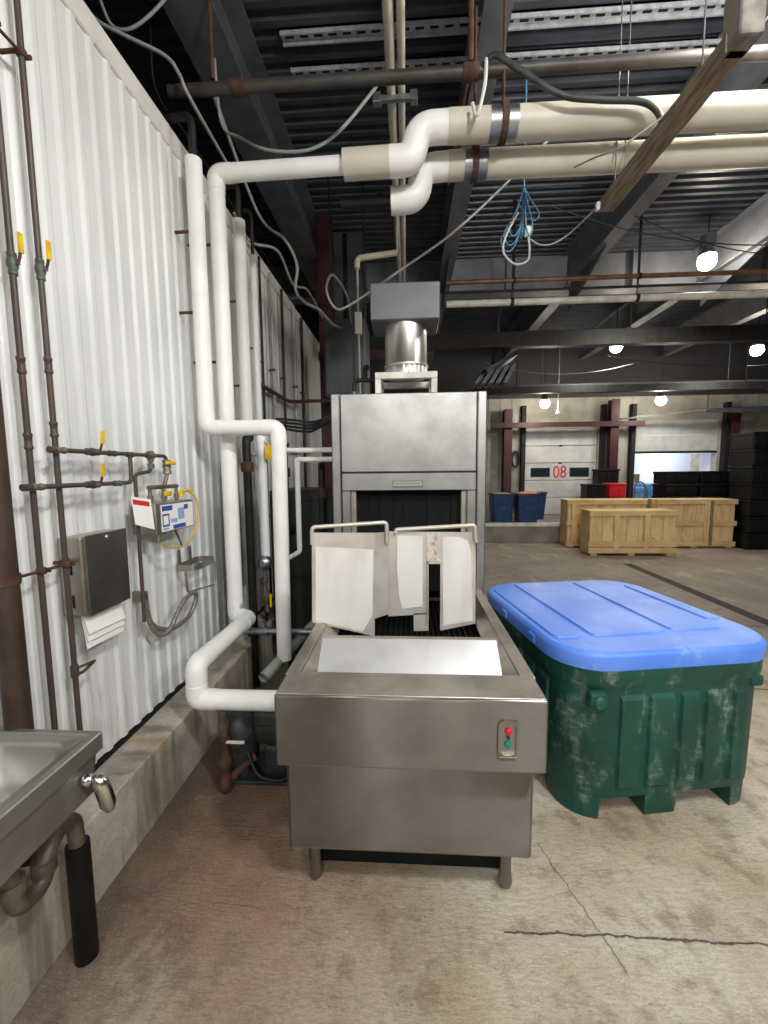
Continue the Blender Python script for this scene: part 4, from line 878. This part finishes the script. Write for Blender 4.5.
# blue cable coil with white plug
BC = thing('cable_coil', 'coil of thin blue network cables hanging under the overhead pipes', 'cable coil', (.84, 3.2, 3.62))
random.seed(11)
for i in range(7):
    a = random.uniform(-.13, .14); b = random.uniform(.22, .42); dy = random.uniform(-.04, .04)
    MB().tube(smoothpts([(.84, 3.2, 3.62), (.84+a*.5, 3.2+dy, 3.62-b*.4), (.84+a*1.25, 3.2+dy, 3.62-b*.8), (.84+a*.8, 3.2+dy, 3.62-b), (.84+a*.2, 3.2+dy, 3.62-b*.75), (.845, 3.2, 3.60)], 6), .005, 6).build('blue_loop', 'cable_blue', BC)
MB().tube(smoothpts([(.80, 3.2, 3.45), (.72, 3.2, 3.30), (.70, 3.19, 3.18), (.78, 3.18, 3.09), (.87, 3.18, 3.11), (.885, 3.19, 3.20), (.87, 3.19, 3.30)], 7), .0075, 8).build('white_lead', 'cable_white', BC)
MB().bbox(.85, .895, 3.18, 3.21, 3.28, 3.35, .006, 1).build('plug', 'paper', BC)
MB().tube([(.84, 3.2, 3.60), (.84, 3.2, 4.4)], .005, 6).build('tie_wire', 'cable_blue', BC)
# ================================================================== MACHINERY BETWEEN WASHER AND WALL
PU = thing('drain_pump', 'dark grey pump with motor on the floor left of the washer', 'pump', (-.80, 1.98, 0))
MB().lathe((-.90, 2.02, .0), [(.075, .08), (.095, .10), (.10, .26), (.09, .33), (.04, .36), (0, .36)], 18, cap=False).build('volute', 'motor_grey', PU)
MB().lathe((-.80, 2.06, .25), [(.085, 0), (.095, .02), (.095, .28), (.08, .30)], 18, 'X').build('motor', 'motor_grey', PU)
MB().bbox(-.80, -.62, 1.95, 2.12, .30, .37, .01, 1).build('terminal_box', 'motor_grey', PU)
MB().bbox(-.98, -.55, 1.92, 2.16, .0, .02, .004, 1).bbox(-.76, -.56, 1.98, 2.14, .02, .17, .01, 1).bbox(-.96, -.84, 1.95, 2.09, .02, .11, .01, 1).build('base', 'motor_grey', PU)
MB().tube(smoothpts([(-.84, 1.96, .16), (-.78, 1.93, .06), (-.70, 1.92, .035), (-.62, 1.92, .05), (-.57, 1.95, .14)]), .012, 8).build('power_lead', 'cable_black', PU)
VS = thing('drain_valve', 'rusty drain valve stack under the low white pipe', 'valve', (-.93, 1.88, 0))
MB().tube([(-.925, 1.885, .43), (-.925, 1.885, .23)], .02, 12).build('pipe', 'trap_metal', VS)
MB().lathe((-.925, 1.885, .0), [(.03, 0), (.034, .02), (.034, .06), (.026, .07), (.026, .12), (.034, .13), (.034, .17), (.022, .19), (.022, .24), (.028, .245), (.028, .28)], 14).build('union', 'rust', VS)
MB().lathe((-.925, 1.885, .33), [(.026, 0), (.028, .01), (.028, .03), (.026, .04)], 14).build('collar', 'trap_metal', VS)
MB().bbox(-.91, -.815, 1.865, 1.878, .262, .276, .003, 1).build('lever', 'cream_pvc', VS)
MB().tube([(-.925, 1.885, .03), (-.86, 1.95, .09), (-.80, 1.98, .12)], .022, 10, .03).build('outlet', 'rust', VS)
# cross pipes low behind
t_ = thing('floor_pipe', 'grey pipe running level behind the washer table at floor-pipe height', 'pipe', (-.86, 2.45, .5))
MB().tube([(-1.165, 2.62, .54), (-.46, 2.62, .54)], .022, 12).build('pipe', 'galv', t_); MB().lathe((-.97, 2.62, .54), [(.03, -.03), (.03, .03)], 12, 'X').lathe((-.97, 2.62, .56), [(.018, 0), (.018, .05)], 12).build('tee', 'galv', t_)
t_ = thing('open_pipe', 'short open-ended grey pipe pointing forward beneath the hanging white pipe', 'pipe', (-.84, 2.3, .4))
MB().tube([(-.86, 2.28, .39), (-.66, 2.95, .52), (-.46, 3.0, .52)], .034, 14, .05, cap=False).tube([(-.86, 2.28, .39), (-.66, 2.95, .52), (-.46, 3.0, .52)], .028, 14, .05, cap=False).build('pipe', mat('pipe_grey', '#9a9c98', .45, .2), t_)
# booster cabinet, black risers and steam trap group further back
BO = thing('booster_heater', 'dark booster heater cabinet standing between wall and washer', 'heater', (-.86, 3.55, 0))
MB().bbox(-1.12, -.60, 3.25, 3.95, .12, 1.46, .015, 2).build('cabinet', mat('booster_paint', '#303231', .5, .3, '#262726', 6), BO)
MB().bbox(-1.08, -.66, 3.235, 3.25, .75, 1.38, .006, 1).build('door', 'booster_paint', BO); MB().bbox(-.70, -.68, 3.22, 3.236, .93, 1.02, .003, 1).build('handle', 'chrome', BO)
MB().lathe((-.95, 3.24, 1.15), [(.05, 0), (.05, -.02), (.04, -.025), (0, -.025)], 18, 'Y', False).build('gauge', 'black_plastic', BO)
for x in (-1.08, -.66):
    for y in (3.3, 3.9): MB().bbox(x-.025, x+.025, y-.025, y+.025, 0, .12, .004, 1).build('leg', 'black_iron', BO)
for x, y, z0, z1, r, lab in ((-1.15, 2.90, .40, 1.86, .030, 'black iron riser close behind the second white pipe'), (-.93, 3.08, .2, 1.82, .026, 'black iron riser behind the hanging white pipe'), (-.66, 3.12, .25, 1.66, .026, 'black iron riser beside the washer hood')):
    t_ = thing('iron_riser', lab, 'pipe', (x, y, z0), 'black iron risers')
    MB().tube([(x, y, z0), (x, y, z1), (x-.02, y+.12, z1)], r, 12, .06).build('pipe', 'black_iron', t_)
    MB().lathe((x, y, z0), [(r*1.6, 0), (r*1.6, .04), (r*1.15, .05)], 12).build('flange', 'black_iron', t_); MB().lathe((x, y, z1-.25), [(r*1.4, 0), (r*1.5, .02), (r*1.5, .05), (r*1.4, .07)], 12).build('union', 'rust', t_)
    MB().tube([(x, y, z0), (x, y, 0)], r*.9, 10).build('foot_pipe', 'black_iron', t_)
t_ = thing('insulated_drop', 'narrow white pipe drop hung with a yellow tag behind the second white pipe', 'pipe', (-1.07, 3.0, .95))
MB().tube([(-1.075, 3.0, 1.86), (-1.075, 3.0, .95)], .034, 14).build('run', 'white_pvc', t_); MB().tube([(-1.075, 3.0, 1.82), (-1.075, 3.0, 1.90), (-1.20, 3.05, 1.93)], .04, 14, .05).build('elbow_cover', 'white_pvc', t_)
tag(MB().prism([(-1.035, 2.955, 1.80), (-.985, 2.955, 1.80), (-.985, 2.955, 1.70), (-1.035, 2.955, 1.70)], (0, .003, 0)).tube([(-1.01, 2.956, 1.80), (-1.06, 2.98, 1.85)], .0025, 5).build('valve_tag', 'yellow'), 'small yellow tag hanging on the narrow white pipe drop', 'tag')
t_ = thing('steam_trap', 'small steam trap group of valves and yellow lever low behind the pipes', 'valve', (-1.06, 2.85, .6))
m = MB(); m.lathe((-1.08, 2.98, .93), [(.02, -.05), (.05, -.04), (.06, 0), (.05, .04), (.02, .05)], 14, 'Y'); m.build('trap_body', 'galv', t_)
MB().tube([(-1.08, 2.98, .90), (-1.075, 2.95, .75), (-1.06, 2.95, .56)], .016, 10).lathe((-1.075, 2.95, .80), [(.028, -.02), (.03, 0), (.028, .02)], 10).lathe((-1.068, 2.95, .68), [(.03, -.04), (.034, 0), (.03, .04)], 10).build('valve_pipe', 'trap_metal', t_)
MB().bbox(-1.035, -1.02, 2.93, 2.945, .60, .70, .003, 1).build('lever', 'yellow', t_)
MB().tube([(-1.02, 2.95, .62), (-.94, 2.95, .60)], .012, 8).build('stem', 'black_iron', t_)
# white pair into the hood
for z, x0, lab in ((1.762, -.86, 'upper white pipe entering the washer hood from the left'), (1.695, -.80, 'lower white pipe entering the washer hood from the left')):
    t_ = thing('hood_pipe', lab, 'pipe', (x0, 2.95, z), 'white pipes into the hood')
    MB().tube([(x0 if z > 1.7 else -.78, 2.95, z), (-.478, 2.95, z)], .019, 12).build('run', 'white_pvc', t_)
    if z < 1.7: MB().tube([(-.775, 2.95, z), (-.80, 2.95, z), (-.80, 2.95, 1.60)], .021, 12, .03).tube([(-.80, 2.95, 1.62), (-.80, 2.95, 1.05)], .02, 12).tube([(-.80, 2.95, 1.05), (-.80, 2.95, 1.02), (-.95, 2.98, .93)], .018, 10, .03).build('drop', 'white_pvc', t_)
    else: MB().tube([(x0+.01, 2.95, z), (x0-.02, 2.95, z), (x0-.02, 3.3, z)], .02, 12, .03).tube([(x0-.02, 3.3, z), (WX, 3.5, z)], .019, 10).build('return', 'white_pvc', t_)
t_ = thing('cable_bundle', 'bundle of black hoses strung from the wall to the hood top', 'cable', (-.8, 3.2, 1.95))
for i in range(4): MB().tube(smoothpts([(-1.02, 3.2+.03*i, 2.02-.02*i), (-.85, 3.15+.02*i, 2.00-.025*i), (-.70, 3.1, 1.98-.02*i), (-.479, 3.0, 2.04)]), .010, 7).build('hose', 'cable_black', t_)
MB().tube([(-1.02, 3.25, 2.0), (WX, 3.25, 2.0)], .012, 7).build('wall_arm', 'black_iron', t_)
tag(MB().tube([(-1.30, 3.65, 2.38), (-1.30, 4.55, 2.38), (-1.02, 5.5, 2.55)], .02, 10, .1).tube([(-1.3, 4.0, 2.38), (WX, 4.0, 2.38)], .01, 6).tube([(-1.3, 4.3, 2.38), (WX, 4.3, 2.38)], .01, 6).build('wall_conduit', 'rust'), 'rusty conduit running along the far wall to the red column', 'conduit')
for i, (y, r) in enumerate(((3.75, .012), (4.05, .016), (4.4, .014), (4.85, .018), (5.2, .02))):
    t_ = thing('wall_riser', ['first', 'second', 'third', 'fourth', 'fifth'][i]+' thin dark riser on the far wall counting from the fourth white pipe', 'pipe', (WX+.035, y, .338), 'thin risers on the far wall')
    MB().tube([(WX+.04, y, .338), (WX+.04, y, 3.5)], r, 8).build('pipe', 'black_iron' if i % 2 == 0 else 'cable_grey', t_)
    for z in (1.2, 2.6): MB().tube([(WX+.04, y, z), (WX-.01, y, z)], .007, 6).lathe((WX+.04, y, z), [(r*1.3, -.012), (r*1.3, .012)], 8).build('clip', 'rust', t_)
# grey tank hung high behind the damper box
UH = thing('unit_heater', 'dark grey unit heater cabinet hung behind the exhaust duct', 'heater', (-.68, 4.8, 2.55))
MB().bbox(-.93, -.46, 4.7, 5.2, 2.45, 3.30, .02, 2).build('cabinet', mat('heater_dark', '#4b4d51', .5, .2, '#414347', 5), UH)
MB().bbox(-.91, -.48, 4.688, 4.70, 2.48, 3.27, .004, 1).build('front_panel', 'heater_dark', UH)
for x in (-.88, -.5): MB().tube([(x, 4.95, 3.3), (x, 4.95, 4.93)], .01, 6).build('hanger_rod', 'black_iron', UH)
for i, (x, lab) in enumerate(((-1.02, 'tall dark duct riser left of the pair under the roof behind the pipes'), (-.72, 'tall dark duct riser right of the pair under the roof behind the pipes'))):
    t_ = thing('duct_riser', lab, 'duct', (x, 6.1, 3.5), 'dark duct risers')
    MB().bbox(x-.12, x+.12, 6.0, 6.3, 3.45, 4.93, .01, 1).build('duct_body', 'heater_dark', t_); MB().bbox(x-.135, x+.135, 5.985, 6.315, 4.2, 4.24, .004, 1).build('joint_flange', 'heater_dark', t_)
t_ = thing('drop_conduit', 'pale conduit elbow dropping left of the damper box', 'conduit', (-.5, 4.45, 2.1))
MB().tube([(-.10, 4.45, 3.84), (-.515, 4.45, 3.80), (-.515, 4.45, 3.70)], .03, 12, .05).build('elbow', 'cream_pvc', t_); MB().tube([(-.515, 4.45, 3.72), (-.50, 4.45, 2.09)], .012, 8).build('rod', 'cable_grey', t_)
MB().tube([(-.10, 4.45, 3.84), (-.10, 4.45, 4.29)], .01, 8).build('hanger', 'cable_grey', t_); MB().bbox(-.545, -.475, 4.41, 4.48, 3.04, 3.26, .006, 1).build('junction_box', 'white_paint', t_)
tag(MB().box(-1.345, -.2, 6.35, 6.42, 3.3, 3.42).build('cross_channel', 'dark_red'), 'dark red steel channel crossing behind the unit heater', 'beam')
m = thing('hood_valve', 'small valves and pipes on top of the washer hood at its left', 'pipework', (-.38, 3.3, 2.09))
MB().tube([(-.42, 3.3, 2.09), (-.42, 3.3, 2.32), (-.24, 3.3, 2.32), (-.24, 3.3, 2.09)], .016, 8, .04).build('loop', 'black_iron', m); MB().lathe((-.42, 3.3, 2.2), [(.03, -.03), (.034, 0), (.03, .03)], 10).build('valve', 'brass_old', m); MB().tube([(-.33, 3.3, 2.32), (-.33, 3.3, 2.42), (-.3, 3.3, 2.42)], .02, 8, .03).build('vent', 'black_iron', m)

# ================================================================== FAR HALL: CRATES
def crate_panel(x0, x1, y0, y1, z0, z1, label, vb, hb, seams, brace=False, caps=True):
    """boarded crate: separate boards, battens in front"""
    t_ = thing('wooden_crate', label, 'crate', ((x0+x1)/2, (y0+y1)/2, z0), 'wooden crates')
    n = seams; w_ = (x1-x0)/n
    for i in range(n): MB().box(x0+i*w_+.004, x0+(i+1)*w_-.004, y0+.02, y0+.045, z0+.06, z1-.02).build('board', 'crate_wood', t_)
    MB().box(x0+.01, x1-.01, y1-.03, y1, z0+.06, z1-.02).build('back_panel', 'crate_wood', t_)
    MB().box(x0, x0+.025, y0+.045, y1-.03, z0+.06, z1-.02).build('end_panel', 'crate_wood', t_); MB().box(x1-.025, x1, y0+.045, y1-.03, z0+.06, z1-.02).build('end_panel', 'crate_wood', t_)
    MB().box(x0-.01, x1+.01, y0+.01, y1, z1-.02, z1).build('top_panel', 'crate_wood_side', t_)
    for z in hb: MB().bbox(x0-.03, x1+.03, y0-.02, y0+.02, z-.05, z+.05, .006, 1).build('rail', 'crate_wood_side', t_)
    for x in vb: MB().bbox(x-.05, x+.05, y0-.025, y0+.02, z0+.1, z1-.06, .006, 1).build('batten', 'crate_wood', t_)
    for x in (x0+.08, (x0+x1)/2, x1-.08): MB().bbox(x-.06, x+.06, y0, y1, z0, z0+.06, .006, 1).build('skid', 'crate_wood_side', t_)
    if brace: MB().prism([(x1-.42, y0-.01, z0+.36), (x1-.34, y0-.01, z0+.40), (x1-.06, y0-.01, z0+.13), (x1-.10, y0-.01, z0+.08)], (0, .025, 0)).build('brace', 'crate_wood', t_)
    return t_
crate_panel(3.39, 4.92, 7.77, 8.22, 0, .845, 'shorter light wooden crate standing in front of the long crates', (3.86, 4.40), (.80, .22, .10), 7, True)
crate_panel(3.30, 4.98, 8.62, 9.08, 0, .99, 'long wooden crate behind, left of the pair', (3.42,), (.94, .52, .08), 7)
cr = crate_panel(5.08, 6.58, 8.60, 9.06, 0, .99, 'long wooden crate behind, right of the pair', (6.03,), (.94, .50, .08), 6)
MB().box(6.085, 6.14, 8.57, 8.62, .06, .97).build('strap_gap', 'old_wood', cr); MB().box(4.86, 4.92, 8.56, 8.60, .80, 1.0).build('cleat', 'old_wood', cr)
# ------------------------------------------------------------------ blue bins on the platform
def bin_(x, y, label, fill):
    t_ = thing('waste_bin', label, 'bin', (x, y, .435), 'blue bins on the dock platform')
    def R(h, z): return [Vector((x, y, 0))+p for p in ring(h, h, .05, z, 3)]
    m = MB(); loft(m, [R(.21, .435), R(.25, 1.04), R(.265, 1.045), R(.265, 1.085), R(.245, 1.085), R(.235, 1.0)], True, False, False); m.build('body', 'blue_bin', t_)
    m = MB(); loft(m, [R(.236, .99), R(.236, 1.03), R(.19, 1.085+fill), R(.08, 1.10+fill)], True, True, True); m.build('contents', 'orange_fill' if fill > 0 else 'cardboard', t_)
    MB().prism([(x-.04, y-.236, .84), (x+.04, y-.236, .84), (x+.03, y-.232, .76), (x, y-.229, .73), (x-.03, y-.232, .76)], (0, .004, 0)).build('emblem', 'label_light', t_)
bin_(2.17, 9.66, 'blue bin on the platform, leftmost beside the washer hood', -.005); bin_(2.72, 9.62, 'blue bin heaped with orange contents on the platform', .02); bin_(3.06, 10.2, 'blue bin on the platform nearest dock door 08', -.005)
# ------------------------------------------------------------------ black plastic crates
def black_crate(x0, x1, y0, y1, z0, z1, label, group='black plastic crates', m_='black_plastic', name='plastic_crate'):
    t_ = thing(name, label, 'crate', ((x0+x1)/2, (y0+y1)/2, z0), group)
    MB().bbox(x0, x1, y0+.02, y1, z0, z1-.015, .01, 1).build('shell', m_, t_)
    MB().bbox(x0-.012, x1+.012, y0, y1+.012, z1-.05, z1, .006, 1).build('rim', m_, t_)
    n = max(2, int((x1-x0)/.14)); s_ = (x1-x0)/n
    for i in range(n): MB().bbox(x0+i*s_+.02, x0+(i+1)*s_-.02, y0+.004, y0+.022, z0+.05, z1-.08, .004, 1).build('slat', m_, t_)
    return t_
words = ['lowest', 'second lowest', 'third lowest', 'middle', 'third highest', 'second highest', 'topmost']
for i in range(7): black_crate(6.66+.02*(i % 2), 7.24+.02*(i % 2), 8.38, 8.95, i*.33, i*.33+.325, words[i]+' crate of the tall black stack at the right edge')
for i in range(7): black_crate(7.36, 7.92, 8.30, 8.86, i*.33, i*.33+.325, words[i]+' crate of the black stack past the right edge stack')
for i in range(4): black_crate(5.75, 6.40, 9.45, 10.0, .435+i*.28, .435+i*.28+.275, ['lowest', 'second lowest', 'second highest', 'topmost'][i]+' black crate of the low stack behind the long crate, nearer the trailer')
for i in range(4): black_crate(6.48, 7.35, 9.45, 10.0, .435+i*.28, .435+i*.28+.275, ['lowest', 'second lowest', 'second highest', 'topmost'][i]+' black crate of the wide low stack behind the tall stack')
for i in range(4): black_crate(7.45, 8.3, 9.5, 10.05, .435+i*.34, .435+i*.34+.335, ['lowest', 'second lowest', 'second highest', 'topmost'][i]+' black crate of the stack by the far right column')
black_crate(4.18, 4.60, 9.8, 10.2, .435, 1.27, 'lower black crate beside the red crate', 'small crates by door 08'); black_crate(4.62, 5.10, 10.24, 10.60, .435, 1.62, 'tall black bin behind the red crate', 'small crates by door 08')
black_crate(4.66, 5.06, 9.75, 10.15, .435, .95, 'black crate under the red crate', 'small crates by door 08'); black_crate(4.67, 5.03, 9.76, 10.14, .952, 1.29, 'bright red plastic crate on a black crate by the dock doors', 'small crates by door 08', 'red')
# hand truck
t_ = thing('hand_truck', 'grey tubular hand truck left of the blue wrapped pallet', 'hand truck', (5.62, 10.3, .435))
MB().tube([(5.50, 10.3, .50), (5.50, 10.3, 1.2), (5.56, 10.3, 1.3), (5.68, 10.3, 1.3), (5.74, 10.3, 1.2), (5.74, 10.3, .50)], .016, 8, .06).build('frame', 'grey_box', t_)
for z in (.65, .85, 1.05): MB().tube([(5.50, 10.3, z), (5.74, 10.3, z)], .011, 6).build('rung', 'grey_box', t_)
for x in (5.46, 5.78): MB().lathe((x, 10.34, .535), [(.03, -.03), (.1, -.025), (.1, .025), (.03, .03)], 14, 'X').build('wheel', 'black_rubber', t_)
# wrapped pallets inside trailer mouth
for x0, x1, z1, lab in ((5.95, 6.55, 1.12, 'blue shrink-wrapped pallet load at the trailer mouth, left'), (6.55, 7.2, 1.22, 'blue shrink-wrapped pallet load at the trailer mouth, right')):
    t_ = thing('wrapped_pallet', lab, 'pallet', ((x0+x1)/2, 12.0, .43), 'blue wrapped pallets')
    MB().bbox(x0+.02, x1-.02, 11.6, 12.5, .55, z1, .06, 3).build('wrapped_load', 'blue_wrap', t_)
    for q_ in range(3): MB().bbox(x0+.05, x1-.05, 11.62+q_*.38, 11.74+q_*.38, .43, .55, .006, 1).build('skid', 'crate_wood_side', t_)
for x, y, z, s_, lab in ((6.35, 12.9, 1.24, .40, 'brown cardboard box higher in the trailer'), (6.75, 12.9, 1.24, .33, 'smaller brown cardboard box in the trailer'), (6.5, 12.85, .43, .8, 'big brown cardboard carton low in the trailer')):
    t_ = thing('cardboard_box', lab, 'box', (x, y, z), 'cardboard boxes in the trailer')
    MB().bbox(x-s_/2, x+s_/2, y-.2, y+.3, z, z+(s_*.7 if s_ < .6 else .81), .008, 1).build('carton', 'cardboard', t_); MB().box(x-.03, x+.03, y-.202, y-.199, z, z+.12).build('tape', 'crate_wood', t_)
tag(MB().bbox(7.10, 7.24, 10.7, 10.82, .435, 1.98, .01, 1).bbox(7.0, 7.34, 10.6, 10.9, .435, .47, .008, 1).build('dock_post', 'white_paint'), 'white post standing in the mouth of the half-raised door', 'post')
# dock lamp arms
for x, lab in ((3.55, 'small dark dock light on a swing arm near door 08'), (6.3, 'long grey dock arm above the half-raised door')):
    t_ = thing('dock_light' if x < 4 else 'loading_boom', lab, 'dock light' if x < 4 else 'boom', (x, 10.3, 2.8), 'dock arms')
    if x < 4:
        MB().tube([(x, 10.1, 3.45), (x, 10.1, 2.95), (x-.2, 9.95, 2.86)], .012, 8, .03).build('arm', 'galv', t_); MB().lathe((x, 10.1, 2.93), [(.03, 0), (.05, .03), (.02, .08)], 12).build('head', 'white_paint', t_)
        MB().tube([(x, 10.1, 3.45), (x, 10.1, 4.93)], .008, 6).build('hanger', 'galv', t_)
    else:
        MB().prism([(5.3, 10.7, 2.84), (7.1, 10.3, 2.98), (7.1, 10.3, 3.02), (5.3, 10.7, 2.88)], (0, .06, 0)).build('arm', 'grey_box', t_); MB().prism([(7.1, 10.3, 2.94), (8.6, 10.3, 2.90), (8.6, 10.3, 3.06), (7.1, 10.3, 3.02)], (0, .08, 0)).build('boom', 'heater_dark', t_)
        MB().tube([(7.1, 10.34, 3.0), (7.1, 10.34, 4.93)], .01, 6).build('hanger', 'black_iron', t_)
# hose reel thing on wall left of door 08
t_ = thing('cable_reel', 'black cord looped on a hook between column and door 08', 'cord', (2.82, 10.9, 1.9))
MB().tube([(2.80+.09*math.cos(a), 10.93, 1.9+.20*math.sin(a)) for a in [2*PI*i/18 for i in range(18)]], .03, 8, closed=True).build('loop', 'cable_black', t_); MB().bbox(2.77, 2.83, 10.93, 11.0, 2.06, 2.12, .006, 1).build('hook', 'galv', t_)
# suspended louvred heater
t_ = thing('hanging_heater', 'grey louvred heater hung below the roof left of the lamps', 'heater', (1.62, 8.0, 3.4))
MB().prism([(1.35, 7.8, 3.42), (2.0, 7.8, 3.78), (2.0, 7.8, 3.70), (1.35, 7.8, 3.34)], (0, .55, 0)).build('casing', 'heater_dark', t_)
for i in range(5): MB().prism([(1.22+.13*i, 7.80, 3.20), (1.30+.13*i, 7.80, 3.20), (1.47+.13*i, 7.80, 3.46+.02*i), (1.39+.13*i, 7.80, 3.44+.02*i)], (0, .5, 0)).build('louvre', 'grey_box', t_)
MB().lathe((1.68, 8.0, 3.6), [(.12, 0), (.10, .16), (.04, .28)], 14).tube([(1.68, 8.0, 3.88), (1.68, 8.0, 4.93)], .012, 6).build('mount', 'grey_box', t_)

# tidy
for o in bpy.data.objects:
    if '_o' in o: del o['_o']
